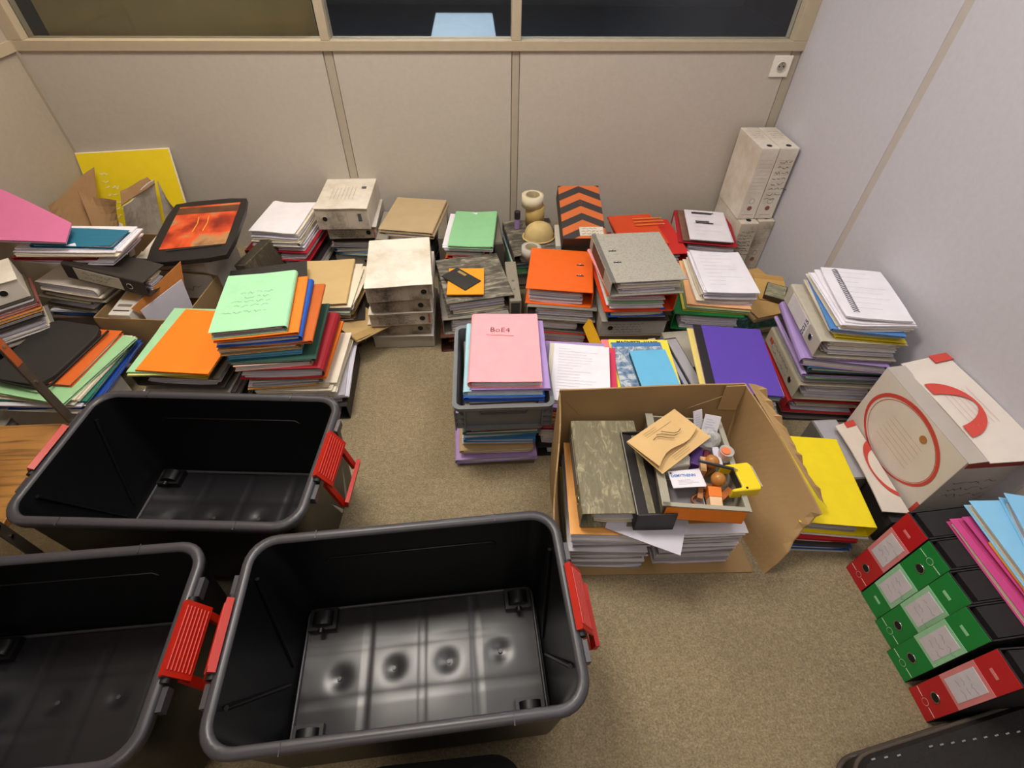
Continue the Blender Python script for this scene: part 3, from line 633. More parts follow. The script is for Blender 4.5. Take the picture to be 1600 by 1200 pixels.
    for sy in (-1, 1): q.poly([(.348, sy * .052, .235), (.348, sy * .058, .26), (.346, sy * .03, .165), (.346, sy * .018, .165)], .002, mat('b9b4ae', .6))
    q.build('printed_mark', t); return t
crate('large black wheeled crate in front with a shiny empty floor', -.180, .381, .052, faded=-1)
crate('black wheeled crate behind the others, with a dark floor and red clasp', -.760, .812, -.080)
crate('black wheeled crate cut off by the left edge of the photo', -.957, .350, .035)
# ================================================================ side table at the left edge
WOOD = mat('a8763a', .42, .05, 3, 0, style='wood', hex2='6e4a22'); STEEL = mat('4c443a', .45, .12, 40)
t = thing('side_table', 'wood-grain side table with flat steel posts by the left crates', 'table', (-1.355, .825, 0))
MB().box(-.205, .195, -.165, .155, .315, .335, WOOD).build('lower_shelf', t, bevel=.003)
MB().box(-.205, .222, -.175, .105, .652, .682, WOOD).build('table_top', t, bevel=.004)
for sx, sy in ((-.2, -.17), (.196, -.17), (-.2, .156), (.196, .156)):
    q = MB(); q.box(sx - .003, sx + .003, sy - .012, sy + .012, 0, .655, STEEL)
    for z in (.30, .345, .50, .62): q.cyl((sx + .003, sy, z), .004, .003, CHROME, 'x', 10)
    q.build('post', t)
MB().box(.199, .2, .146, .166, .56, .65, mat('b5562a', .4)).build('post_reflection', t, 'orange reflection painted on the post')  # orange reflection on the steel, painted as a thin strip
# ================================================================ trolley bag at the lower right and added dark filler under the front crate
CLOTH = mat('1c1816', .75, .2, 60, .3); CLOTH2 = mat('4a4038', .7, .15, 30, .2)
t = thing('trolley_bag', 'black fabric trolley bag lying at the bottom right corner', 'bag', (1.06, -.006, 0), .17)
q = MB(); q.loops([rrect(.56, .34, .05, .01), rrect(.60, .37, .07, .04), rrect(.60, .37, .07, .11), rrect(.58, .35, .06, .135)], CLOTH, cap0=True, cap1=True); q.build('body', t)
q = MB(); q.tube(rrect(.606, .376, .07, .045), .006, CLOTH2, 8, True); q.tube(rrect(.60, .37, .07, .112), .005, CLOTH2, 8, True); q.build('piping', t)
q = MB()
for k in range(15):
    if k in (5, 6, 7): continue
    q.box(-.25 + k * .034, -.25 + k * .034 + .014, .186, .189, .074, .078, CHROME)
q.build('zip_pull', t, 'shiny zip teeth')
q = MB()
for a_, b_, n_ in (((1365, 1186), (1405, 1180), 3), ((1455, 1166), (1592, 1143), 9)):
    for k in range(n_):
        w_ = at(a_[0] + (b_[0] - a_[0]) * k / (n_ - 1), a_[1] + (b_[1] - a_[1]) * k / (n_ - 1), .139); dx_, dy_ = w_[0] - 1.06, w_[1] + .006; cc, ss = math.cos(.17), math.sin(.17)
        q.slab(dx_ * cc + dy_ * ss, -dx_ * ss + dy_ * cc, .130, .009, .003, .008, 0, CHROME)
q.build('stitch_glints', t, kind='stuff')  # chrome bits stand in for the highlights along the stitch line
q = MB(); q.cyl((-.345, .125, .045), .042, .018, mat('3f3a36', .6), 'y', 28, hole=.026); q.cyl((-.345, .127, .045), .026, .014, DARK, 'y', 24); q.cyl((-.345, .139, .045), .006, .008, CHROME, 'y', 12); q.build('wheel', t)
q = MB(); q.box(-.335, -.27, .07, .13, .015, .06, CLOTH2); q.build('wheel_bracket', t, bevel=.006)
t = thing('dark_filler', 'black bag-shaped filler added under the near rim of the large crate', 'bag', (-.115, .045, 0), .03)  # added shape filling the dark area below the crate's near rim
q = MB(); q.loops([rrect(.32, .22, .05, .005), rrect(.335, .24, .06, .04), rrect(.33, .235, .06, .24), rrect(.24, .14, .03, .275)], mat('0d0b0b', .9, .1, 40), cap0=True, cap1=True); q.build('body', t)
q = MB(); q.tube([(-.1, 0, .27), (-.09, -.04, .285), (.09, -.04, .285), (.1, 0, .27)], .008, CLOTH, 8); q.build('handle', t)
# ================================================================ stacks along the back wall, from the left
ORANGE, GREENL, YEL, PINK, LILAC, BLUEL, TEAL, RED, BLUE = 'f47a12', '9fdba6', 'ece84a', 'f2a0a8', 'a78fc4', '7ec3e6', '2c7c8c', 'b3202c', '1f55b0'
# open carton in the corner with a yellow pad behind it
t = thing('yellow_pad', 'thick white-edged pad with a yellow cover leaning in the left corner', 'pad', (-1.60, 2.27, 0), -.02)
tl = Matrix.Translation((0, 0, 0)) @ Matrix.Rotation(-.36, 4, 'X') @ Matrix.Rotation(-.05, 4, 'Y')
def plate(mb, M, x0, x1, y0, y1, z0, z1, m):
    b = len(mb.v); mb.box(x0, x1, y0, y1, z0, z1, m)
    for i in range(b, len(mb.v)): mb.v[i] = tuple(M @ Vector(mb.v[i]))
q = MB(); plate(q, tl, -.20, .215, -.004, 0, .0, .54, mat('ecd11c', .5, .03, 20)); q.build('yellow_cover', t)
q = MB()
for k in range(5): plate(q, tl, -.205, .22 - .004 * k, .001 + .007 * k, .006 + .007 * k, .0, .545 - .003 * (k % 2), WHITE if k % 2 else CREAM)
q.build('sheets', t, kind='stuff')
q = MB(); b0 = len(q.v)
scribble(q, -.10, .36, .05, .22, 7, mat('f3edc2', .7), -.0052, plane='y', wid=.004)
q.v = [tuple(tl @ Vector(v)) for v in q.v]; q.build('printed_lettering', t)
BRN = mat('8a6a48', .85, .08, 10, .2); WCAR = mat('bcb2a8', .85, .05, 7, .15, style='dirt', hex2='988d82')
t = thing('open_carton', 'open brown carton with white outer faces and bent flaps in the left corner', 'box', (0, 0, 0))
q = MB(); cx, cy = -1.60, 2.03; P0 = [(cx - .12, cy - .10), (cx + .15, cy - .13), (cx + .18, cy + .10), (cx - .10, cy + .13)]
for i in range(4):
    a, b = P0[i], P0[(i + 1) % 4]; q.patch((*a, 0), (*b, 0), (*a, .27), (*b, .27), 2, 2, .004, [WCAR, WCAR, BRN, BRN][i])
q.poly([(*p, .001) for p in P0], .004, BRN); q.build('carton_wall', t)
wv = lambda a: (lambda u, v: (a * math.sin(4 * u + 2 * v), 0, a * math.sin(5 * u + 3 * v) * .6))
MB().patch(at(96, 372, .33), at(168, 384, .31), at(72, 322, .44), at(150, 264, .45), 6, 5, .004, BRN, wv(.012)).build('flap', t)
MB().patch(at(150, 372, .33), at(188, 350, .33), at(118, 300, .45), at(184, 316, .42), 5, 4, .004, BRN, wv(.010)).build('flap', t)
MB().patch(at(202, 402, .16), at(262, 372, .16), at(187, 322, .41), at(243, 283, .42), 7, 6, .004, WCAR, wv(.014)).build('flap', t)
MB().patch(at(262, 372, .16), at(290, 345, .18), at(243, 283, .42), at(276, 330, .28), 4, 5, .004, WCAR, wv(.008)).build('flap', t)
MB().patch(at(190, 322, .40), at(243, 286, .415), at(186, 300, .42), at(232, 279, .43), 4, 3, .004, BRN, wv(.006)).build('flap', t)
MB().patch(at(162, 392, .26), at(200, 398, .24), at(178, 345, .33), at(192, 350, .33), 4, 3, .004, mat('d5cabd', .8)).build('inner_sheet', t)
# white box with the dark picture case on it
tp = front((212, 405), (308, 405), .33, .30)
pile('of the stack under the dark picture case', (tp[0], tp[1], -.02), (tp[0] + .02, tp[1] + .08, -.12), [
    ('box', .20, ARCH, 'white carton with pen writing on its end', dict(w=.25, d=.30, script=3, hole=-2, front=ARCH, label='white carton with pen writing on its end, under the dark picture case')),
    ('paper', .06, None, 'old paper bundle', dict(pc=OLDP, label='old paper bundle under the white carton with pen writing')),
    ('binder', .065, MARB, 'black marbled binder', dict(spine='F', label='black marbled binder at the foot of the white carton stack'))], seed=3)
AQ = quad((275, 318), (389, 307), (352, 400), (220, 403), .38)
t = thing('picture_case', 'black case with an orange sunset picture on its cover, lying askew on a carton', 'case', (AQ[0], AQ[1], .352), AQ[2] - .02, tilt=(.07, -.04))
MB().slab(0, 0, 0, .325, .44, .022, 0, mat('1d1b1c', .45, .1, 30, .05), n=4, cut=.012).build('case_body', t, bevel=.003)
MB().slab(.005, .02, .0225, .255, .31, .001, 0, mat('d4502a', .3, 0, 5.5, 0, style='photo')).build('cover_picture', t); MB().slab(.005, .135, .0236, .255, .05, .0006, -.03, mat('5d3a26', .4, .4, 20)).build('dark_sky_band', t)
q = MB()
for xx in (-.02, .02): q.tube([(xx, -.03, .0245), (xx + .006, .03, .0245), (xx, .08, .0245)], .002, mat('f0b04a', .5), 6)
q.build('printed_figure', t)
q = MB(); q.tube([(-.09, -.15, .024), (.12, -.145, .026)], .002, mat('3a3636', .4), 6); q.build('elastic_band', t)
t = thing('lever_arch_binder', 'old brown marbled binder leaning beside the dark picture case', 'binder', (-.935, 1.99, .0), -.25, tilt=(0, -.14))
mm = MB(); mm.box(-.026, .026, -.13, .16, .0, .27, mat('4a4232', .7, 0, 14, 0, style='marble', hex2='6d6250')); mm.build('cover', t, bevel=.003); MB().box(-.021, .021, -.12, .15, .27, .2715, mat('3f382c', .8)).build('papers', t)
t = thing('lever_arch_binder', 'black marbled binder lying behind the mint green folder stack', 'binder', (-.845, 1.715, .20), .22)
binder(t, .30, .30, .070, mat('2f2c2a', .6, .12, 40, .1), 'F', ring=False)
pile('under the black binder behind the mint green stack', (-.845, 1.72, .22), (-.85, 1.73, .2), [('binder', .075, GREYB, 'grey office binder', dict(spine='L')), ('paper', .06, None, 'dusty loose papers', dict(pc=DARKP)), ('box', .06, ARCH, 'flat carton', dict())], seed=5)
# white papers on a red binder
tp = quad((427, 313), (492, 320), (471, 376), (391, 362), .30)[:3]
pile('in the white-topped stack with a red binder', tp, (tp[0], tp[1] + .03, tp[2] + .05), [
    ('paper', .045, None, 'white loose papers with curled edges', dict(wave=.004, jit=.009)), ('folder', .02, 'e0d8c6', 'cream folder', dict(spine='R', w=.22)), ('paper', .03, None, 'white paper bundle', dict(dx=.01)),
    ('binder', .045, 'b01c2c', 'red flat binder', dict(spine='L', w=.29, dx=-.02, ring=False, fill=.5)), ('paper', .03, None, 'pale papers with red edges', dict(pc=[WHITE, col('b03040'), WHITE2])), ('binder', .075, BLACKB, 'black binder', dict(spine='F', lab=BEIGEB)), ('binder', .055, MARB, 'black marbled binder', dict(spine='L'))], seed=6)
# two archive boxes on top of papers
tp = quad((515, 272), (596, 268), (573, 320), (485, 322), .37)[:3]
pile('in the stack behind the kraft folders', tp, (tp[0] + .02, tp[1] + .07, tp[2]), [
    ('box', .105, ARCH, 'x', dict(w=.25, hole=.17, lines=5, toplines=1, label='white archive box with printed rules on its top, left of the back wall seam')),
    ('box', .062, ARCH, 'x', dict(w=.24, hole=.82, script=4, red=1, dx=.005, dy=.0, label='slim archive box with pen writing, directly under the rule-printed archive box')),
    ('binder', .03, '5b5048', 'brown flat binder', dict(spine='L', w=.22, ring=False)), ('paper', .035, None, 'x', dict(w=.23, jit=.02, dx=.0, label='white and cream papers squeezed under the two archive boxes')),
    ('folder', .022, '52677f', 'slate blue folder', dict(dx=.01, w=.25)), ('folder', .02, BLUEL, 'light blue folder', dict(dx=.03, dr=-.1)), ('binder', .075, GREYB, 'grey binder', dict(spine='F'))], seed=8)
t = thing('lever_arch_binder', 'grey binder standing upright right of the two archive boxes', 'binder', (-.475, 2.22, 0), -.02, tilt=(0, .12))
q = MB(); q.box(-.03, .03, -.14, .14, 0, .25, mat('56524c', .7, .1, 40)); q.build('cover', t, bevel=.003); q = MB(); q.cyl((-.0, -.1425, .2), .012, .002, CHROME, 'y', 16, hole=.008); q.build('finger_ring', t); MB().box(-.024, .024, -.13, .13, .25, .2515, mat('8d867a', .8)).build('papers', t)
# kraft folders and binders
tp = quad((618, 306), (685, 318), (680, 366), (605, 352), .275)[:3]
pile('in the kraft stack behind the archive boxes', tp, (tp[0], tp[1] + .02, tp[2]), [
    ('folder', .014, mat('b7a07c', .8, .05, 12, .1), 'kraft folder with a bent corner', dict(w=.25, spine='R')), ('folder', .014, mat('ab9470', .8, .05, 12, .1), 'brown kraft folder', dict(w=.25, spine='R', dx=.01)), ('folder', .02, mat('a38d68', .8, .05, 12, .1), 'worn kraft folder', dict(w=.25)),
    ('binder', .075, MARB, 'black marbled binder', dict(spine='R')), ('binder', .075, GREYB, 'grey binder', dict(spine='F')), ('binder', .07, BLACKB, 'black binder', dict(spine='F'))], seed=9)
t = thing('lever_arch_binder', 'dark grey binder standing upright right of the kraft folders', 'binder', (-.178, 2.24, 0), .04)
q = MB(); q.box(-.022, .022, -.15, .14, 0, .25, mat('6d675c', .7, .1, 40)); q.build('cover', t, bevel=.003); MB().box(-.018, .018, -.14, .13, .25, .2515, mat('6f685c', .8)).build('papers', t)
# green topped stack
tp = quad((703, 322), (770, 333), (775, 386), (697, 382), .275)[:3]
pile('in the green-topped stack by the back wall', tp, (tp[0], tp[1] + .02, tp[2]), [
    ('folder', .012, '8cc893', 'wavy green folder', dict(w=.2, spine='R', wave=.005, dx=.012)), ('paper', .018, None, 'white papers', dict(w=.235, wave=.004)), ('folder', .012, '3c8a8a', 'teal edged folder', dict(spine='R')), ('folder', .014, 'e6cfae', 'peach folder', dict(spine='R')),
    ('folder', .012, 'c6352b', 'red folder', dict(spine='L')), ('folder', .026, 'ef6a1c', 'orange folder', dict(w=.25, dx=-.012)), ('paper', .03, None, 'white paper bundle', dict()), ('binder', .075, BLACKB, 'black binder', dict(spine='F')), ('binder', .06, MARB, 'black marbled binder', dict(spine='F'))], seed=10)
t = thing('lever_arch_binder', 'black binder standing upright right of the green-topped stack', 'binder', (.085, 2.2, 0), .05, tilt=(0, -.05))
q = MB(); q.box(-.022, .022, -.15, .15, 0, .24, mat('4e4a42', .7, .1, 40)); q.build('cover', t, bevel=.003); MB().box(-.018, .018, -.14, .14, .24, .2415, mat('6f685c', .8)).build('papers', t)
# small things on a black marbled binder
tp = front((808, 400), (868, 396), .20, .30)
sm = pile('under the tape rolls by the centre seam', (tp[0], tp[1] + .01, .12), (tp[0], tp[1] + .02, .1), [
    ('binder', .05, MARB, 'black marbled binder', dict(w=.25, spine='L', ring=False)), ('paper', .03, None, 'papers with green edges', dict(pc=[WHITE, col('3f9a58'), BLUEM if False else col('7ec3e6')], w=.23)), ('folder', .02, '3f9a48', 'green folder', dict()), ('binder', .07, GREYB, 'grey binder', dict(spine='F')), ('paper', .028, None, 'old papers', dict(pc=OLDP))], seed=11)
TAPE = mat('ddd0b4', .6, .04, 20); TAPEB = mat('9a8a6a', .8, .05, 20)
def taperoll(label, p, r, h, body):
    t = thing('tape_roll', label, 'tape', p)
    MB().cyl((0, 0, 0), r, h, body, n=32, hole=r * .62).build('tape', t); MB().cyl((0, 0, -.0005), r * .62, h + .002, TAPEB, n=32, hole=r * .56).build('core', t)
    MB().cyl((0, 0, .012), r + .0006, h * .35, mat('55617c', .6), n=32, hole=r).build('printed_band', t) if 0 else None
    return t
A = at(832, 322, .30); taperoll('upper cream tape roll standing on a kraft roll by the centre seam', (A[0], A[1] + .01, .300), .052, .052, TAPE)
t = thing('cardboard_roll', 'flat kraft roll under the upper cream tape roll', 'roll', (A[0] + .014, A[1] + .006, .206)); MB().cyl((0, 0, 0), .046, .092, mat('b99b5e', .7, .05, 20), n=30, hole=.03).build('tube', t)
A = at(830, 390, .24); taperoll('lower tape roll in front of the dust mask', (A[0], A[1], .206), .044, .048, mat('bdb6ac', .6, .05, 20))
A = at(842, 366, .22)
t = thing('dust_mask', 'beige cup-shaped dust mask with creased ribs between two tape rolls', 'mask', (A[0], A[1], .207), .2)
MK = mat('c9b078', .85, .06, 30, .1); q = MB(); ls = []
for k in range(8):
    a = math.pi / 2 * k / 7; ls.append([((.072 * math.cos(a) ** .7 + .0015 * math.sin(8 * b)) * math.cos(b), .062 * math.cos(a) ** .7 * math.sin(b), .070 * math.sin(a)) for b in [2 * math.pi * i / 40 for i in range(40)]])
q.loops(ls, MK, cap1=True); q.build('cup', t)
q = MB(); q.tube([(.076 * math.cos(b), .066 * math.sin(b), .003) for b in [2 * math.pi * i / 30 for i in range(30)]], .004, MK, 6, True); q.build('rim', t)
q = MB()
for a in (-.5, 0, .5): q.tube([(.05 * math.sin(a) * .9, -.046 + .01 * abs(a), .03), (.036 * math.sin(a), -.028, .053), (.015 * math.sin(a), -.01, .067)], .0016, mat('8d7850', .8), 5)
q.build('crease', t)
A = at(808, 352, .22); t = thing('glue_stick', 'lilac glue stick with a dark cap left of the tape rolls', 'glue stick', (A[0], A[1], .206))
MB().cyl((0, 0, 0), .0135, .05, mat('9d83b8', .4, .03), n=20).build('barrel', t); MB().cyl((0, 0, .05), .0145, .035, mat('2b2530', .4), n=20).build('cap', t)
A = at(873, 372, .24); t = thing('white_case', 'slim white plastic case leaning right of the dust mask', 'case', (A[0], A[1] + .02, .165), -.05, tilt=(.25, 0))
MB().box(-.014, .014, -.07, .09, .05, .075, mat('d8d2c8', .5, .03)).build('case_body', t, bevel=.002); MB().box(-.0145, .0145, -.072, -.05, .049, .076, mat('8f8a84', .5)).build('clasp', t)
# chevron box and its carton
t = thing('chevron_box', 'orange and black chevron-striped box with a hand-written label, leaning on the back wall', 'box', (.455, 2.12, .285), -.02, tilt=(.30, 0))
MB().box(-.095, .095, -.15, .17, 0, .075, mat('3a3330', .6)).build('body', t, bevel=.002)
MB().box(-.094, .094, -.149, .169, .0755, .0765, mat('c9662f', .6, 0, 1, 0, style='chevron', hex2='37302f')).build('striped_face', t)
MB().cyl((0, .06, .0765), .009, .002, mat('6d4a30', .5), n=16, hole=.006).build('eyelet', t)
MB().box(-.02, .085, -.135, -.085, .0768, .0778, mat('cfc6b4', .8)).build('label', t); q = MB(); scribble(q, .032, -.11, .09, .044, 3, INK, .0781, wid=.002); q.build('handwriting', t)
pile('of the stack under the chevron box', (.47, 2.10, .0), (.47, 2.10, .0), [('box', .045, CARD, 'brown carton tray', dict(w=.24, d=.32, front=CARD, hole=-3, label='brown carton tray under the chevron-striped box')), ('binder', .075, GREYB, 'grey binder', dict(spine='L', label='grey binder under the brown carton tray of the chevron box')), ('binder', .075, MARB, 'black binder', dict(spine='F', label='black marbled binder at the foot of the chevron box stack')), ('paper', .03, None, 'old papers', dict(label='old papers on the floor under the chevron box stack', pc=OLDP))], seed=12)
# red binders and pencils
pile('in the stack behind the large grey binder', (.81, 2.15, .06), (.81, 2.15, .0), [('binder', .06, 'cf2a22', 'bright red binder lying flat', dict(spine='R', w=.32, ring=False)), ('binder', .07, 'a32430', 'dark red binder', dict(spine='F')), ('binder', .07, BLACKB, 'black binder', dict(spine='F'))], seed=13)
t = thing('paper_folder', 'orange-red folder under three orange pencils by the back wall', 'folder', (.755, 2.19, .207), .08); folder(t, .22, .28, .014, 'd94a1e', 'L', wave=0)
for k in range(3):
    t = thing('pencil', 'orange pencil, %s of the three parallel pencils on the orange folder' % ['nearest', 'middle', 'farthest'][k], 'pencil', (.80, 2.22 + .03 * k, .2265), .08, 'three parallel orange pencils')
    MB().cyl((-.05, 0, 0), .004, .14, mat('e0813c', .4), 'x', 6).build('shaft', t); MB().cyl((.09, 0, 0), .004, .012, mat('d8b890', .6), 'x', 6, r2=.0006).build('tip', t)
tp = front((1082, 368), (1148, 374), .24, .29)
tp = (tp[0] - .02, tp[1], tp[2] + .03)
pile('in the corner stack of red binders', tp, (tp[0] - .0, tp[1] + .01, tp[2]), [
    ('paper', .012, None, 'printed sheets with dark headings', dict(txt=7, wave=.001, dx=.02)), ('paper', .006, None, 'brown photo sheet', dict(pc=[mat('7d5a48', .5, .3, 20)], dx=.0, w=.22)), ('binder', .075, 'a81c2a', 'crimson binder with a pale spine label', dict(spine='L', lab=mat('c9b9b0', .7), ring=False)),
    ('paper', .02, None, 'x', dict(pc=[GREYP, WHITE2], w=.24, label='grey papers between the two crimson binders in the back right corner')), ('binder', .05, 'b3202c', 'lower crimson binder', dict(spine='L', fill=.4)), ('binder', .06, BLACKB, 'black binder', dict(spine='F'))], seed=14)
# upright archive boxes in the corner
def upbox(label, x, y, z, w, d, h, script=0, rz=0.0, red=False):
    t = thing('archive_box', label, 'box', (x, y, z), rz); q = MB(); q.box(-w / 2, w / 2, -d / 2, d / 2, 0, h, ARCH); q.build('body', t, bevel=.002)
    q = MB(); q.box(-w / 2 + .003, w / 2 - .003, -d / 2 - .001, -d / 2 + .001, .004, h - .004, ARCHF2 if red else ARCH); q.build('spine_face', t)
    q = MB(); q.cyl((0, -d / 2 - .002, .055), .011, .001, mat('8b5a4a', .7), 'y', 18); q.cyl((.004, -d / 2 + .03, h + .0002), .012, .001, DARK, 'z', 18); q.build('finger_hole', t, 'dark round finger holes')
    q = MB(); bars(q, 0, h * .62, w * .7, h * .5, 10, LINE, -d / 2 - .0012, 'y', th=.0007, lens=(1, 1)); q.cyl((0, -d / 2 - .0014, .09), .013, .0003, LINE, 'y', 18, hole=.0115); bars(q, 0, .022, w * .6, .012, 1, mat('c07a52', .7), -d / 2 - .0012, 'y', th=.002, lens=(1, 1)); q.build('printed_lines', t)
    q = MB(); scribble(q, 0, .03 - d / 2 + .13, w * .7, d * .35, 4, INK, h + .0006, wid=.0014)
    if script: scribble(q, 0, h * .56, w * .75, h * .6, script, INK, -d / 2 - .0018, plane='y', wid=.002)
    q.build('handwriting', t)
upbox('white upright archive box, left of the pair stacked in the back right corner', 1.275, 2.315, .264, .082, .25, .33, 0)
upbox('white upright archive box with thick pen writing, against the right wall', 1.362, 2.315, .264, .085, .25, .33, 8)
upbox('grimy upright archive box under the corner pair', 1.285, 2.30, 0, .088, .30, .262, 9, red=True)
upbox('plain archive box hidden at the foot of the right corner', 1.376, 2.31, 0, .08, .28, .262, 0, red=True)
# ================================================================ middle row
tp = quad((582, 372), (676, 362), (663, 443), (567, 459), .345)[:3]
bs = (tp[0] - .01, tp[1] + .035, tp[2] - .12)
pile('of the tall archive box stack', tp, bs, [
    ('box', .072, mat('e6dfd3', .8, .05, 6, .08, style='dirt', hex2='cfc3b2'), 'x', dict(front=ARCHF, circ=1, label='topmost archive box of the tall stack, with a clean top and sooty front')),
    ('box', .066, ARCH, 'x', dict(front=ARCHF, circ=1, hole=.83, dx=.012, label='second archive box of the tall stack, smudged front with a printed ring')),
    ('box', .066, ARCH, 'x', dict(front=ARCHF2, script=7, red=1, hole=.83, dx=-.004, dy=-.004, label='third archive box of the tall stack, front covered with thick pen writing')),
    ('box', .066, ARCH, 'x', dict(front=ARCHF, hole=.83, dx=-.01, dy=.01, label='fourth archive box of the tall stack, dark brown stained front')),
    ('box', .066, ARCH, 'x', dict(front=mat('aaa195', .8, .05, 10, .1), hole=-2, dx=.0, label='lowest archive box of the tall stack, plain grey front on the carpet'))], group=None, seed=20, jr=.04, js=.004)
t = thing('kraft_envelope', 'kraft envelope sticking out on the left of the tall archive box stack', 'envelope', (-.515, 1.66, .125), .75, tilt=(.0, .12)); MB().slab(0, 0, 0, .16, .23, .004, 0, KRAFT, zf=lambda u, v: .004 * math.sin(4 * u), n=4).build('envelope_body', t); MB().slab(0, -.09, .0045, .16, .04, .001, 0, mat('a98c58', .8)).build('envelope_flap', t)
tp = quad((460, 402), (542, 402), (530, 472), (455, 468), .24)[:3]
pile('in the messy kraft stack left of the archive boxes', (tp[0] + .01, tp[1], tp[2]), (tp[0] + .03, tp[1] - .005, tp[2]), [
    ('folder', .012, mat('cdb07c', .8, .05, 12, .08), 'tan kraft folder', dict(spine='R', wave=.003)), ('paper', .022, None, 'torn cream papers', dict(pc=OLDP, jit=.03, dx=.03, dr=-.12, w=.25)), ('folder', .012, 'a9b3a0', 'sage folder', dict(dx=.035, dr=-.18)), ('paper', .022, None, 'brown-edged papers', dict(pc=[KRAFT, CREAM, WHITE2], jit=.03, dx=.03, dr=-.2, w=.24)),
    ('folder', .014, mat('6b5a40', .8), 'brown folder', dict(dx=.01)), ('folder', .014, '2c2724', 'black folder', dict(dx=.03, dr=.1)), ('folder', .012, '3a332e', 'dark brown folder', dict(dr=-.15)), ('paper', .018, None, 'dusty dark papers', dict(pc=DARKP, jit=.02, w=.25)), ('binder', .065, GREYB, 'grey binder', dict(spine='R')), ('folder', .02, '5a3b34', 'brown red folder', dict())], seed=21, jr=.08)
# marbled binder with the orange notepad
tp = quad((688, 402), (775, 390), (806, 460), (700, 477), .235)[:3]
b3 = pile('of the stack under the orange notepad', tp, (tp[0] - .015, tp[1] - .04, tp[2] - .15), [
    ('binder', .070, mat('45413a', .6, 0, 12, 0, style='marble', hex2='a79e8c'), 'x', dict(spine='R', w=.29, label='black and grey marbled binder under the orange notepad')), ('binder', .078, GREYB, 'x', dict(spine='L', label='grey binder directly under the marbled binder with the orange notepad', spc=BEIGEB)), ('binder', .078, mat('6a3a28', .6, 0, 10, 0, style='marble', hex2='2b211c'), 'x', dict(spine='L', pc=[mat('7c3b22', .7), mat('3d2a20', .7)], label='rust-brown binder at the foot of the notepad stack', ring=False))], seed=22)
A = at(728, 440, .24); t = thing('notepad', 'square orange notepad lying on the marbled binder', 'notepad', (A[0], A[1], .2392), -.03); MB().slab(0, 0, 0, .148, .185, .004, 0, mat('f39a12', .6, .02)).build('cover', t); MB().slab(0, 0, .004, .144, .18, .0005, 0, mat('f5a01c', .6, .02)).build('top_sheet', t)
A = at(722, 436, .245); t = thing('card_wallet', 'small black card wallet with a gold strip on the orange notepad', 'wallet', (A[0] - .004, A[1], .2445), -.80); MB().slab(0, 0, 0, .15, .098, .005, 0, mat('2a2725', .6, .1, 50), cut=.004).build('wallet_body', t, bevel=.0015); MB().slab(-.022, .027, .0052, .045, .013, .0008, 0, mat('a68b4a', .4)).build('gold_strip', t)
t = thing('lever_arch_binder', 'narrow grey binder on its edge, left of the orange binder', 'binder', (.13, 1.80, 0), .02)
q = MB(); q.box(-.024, .024, -.14, .15, 0, .21, mat('8f8778', .7, .05, 30)); q.build('cover', t, bevel=.003)
q = MB(); q.cyl((0, -.06, .21), .006, .002, CHROME, n=12); q.cyl((0, .0, .21), .006, .002, CHROME, n=12); q.build('rivet', t, kind='stuff'); MB().box(-.018, .018, -.142, -.140, .01, .20, mat('3a3634', .7)).build('papers', t)
# orange binder stack
tp = quad((830, 382), (925, 394), (935, 452), (831, 440), .272)[:3]
pile('of the stack under the orange binder', (tp[0], tp[1], tp[2]), (tp[0] + .0, tp[1] - .03, tp[2] - .02), [
    ('binder', .075, 'ea640e', 'x', dict(spine='R', slots=1, pc=[WHITE, PAPER[0], col('e8b8c0'), WHITE2], ring=False, label='bright orange binder with two chrome ring tips, near the centre')), ('binder', .062, GREYB, 'x', dict(spine='L', label='grey marbled binder directly under the bright orange binder', spc=BEIGEB)), ('binder', .058, mat('57524a', .7, .1, 30), 'x', dict(spine='R', fill=.85, label='dark grey binder under the grey marbled one of the orange binder stack')),
    ('binder', .062, 'b8281e', 'x', dict(spine='R', fill=.85, ring=False, dx=.0, label='red binder at the foot of the orange binder stack'))], seed=23)
# big grey binder stack
tp = quad((930, 360), (1036, 353), (1064, 430), (955, 453), .405)[:3]
pile('of the stack under the speckled grey binder', tp, (tp[0] - .0, tp[1] + .04, tp[2] - .08), [
    ('binder', .062, SPECK, 'x', dict(spine='L', slots=1, d=.34, fill=.85, spc=mat('3c3a38', .5), ring=False, strip=1, label='speckled grey binder with chrome ring tips on the tallest centre stack')),
    ('folder', .012, PINK, 'pink and green folder', dict(spine='L', dx=-.03, dr=.07)), ('binder', .078, 'd94616', 'x', dict(spine='R', pc=[WHITE, WHITE, col('9cc7a0'), WHITE2], ring=False, label='orange-red binder stuffed with white and green sheets, under the speckled grey binder')),
    ('folder', .025, '2b66c0', 'x', dict(wave=.004, dx=-.01, label='creased bright blue folder under the orange-red binder')), ('binder', .03, '3a3430', 'x', dict(spine='L', ring=False, label='thin dark binder under the creased blue folder')),
    ('box', .075, mat('a8a29a', .8, .05, 20), 'x', dict(w=.28, d=.32, hole=.15, script=4, front=mat('b3aea9', .8, .05, 20), dx=-.01, dy=-.01, label='grey binder box with a lined label and finger hole, below the blue folder')),
    ('box', .06, mat('8b7a62', .85, .1, 20), 'x', dict(w=.27, hole=.8, front=mat('7d6c55', .85, .1, 20), label='brown carton under the grey binder box')), ('binder', .045, BLACKB, 'black binder', dict())], seed=24)
t = thing('yellow_folder', 'narrow yellow folder edge between the orange binder and the blue folder', 'folder', (.437, 1.50, .13), .10, tilt=(0, -1.1)); folder(t, .05, .20, .01, 'e0a81c', 'L', wave=0)
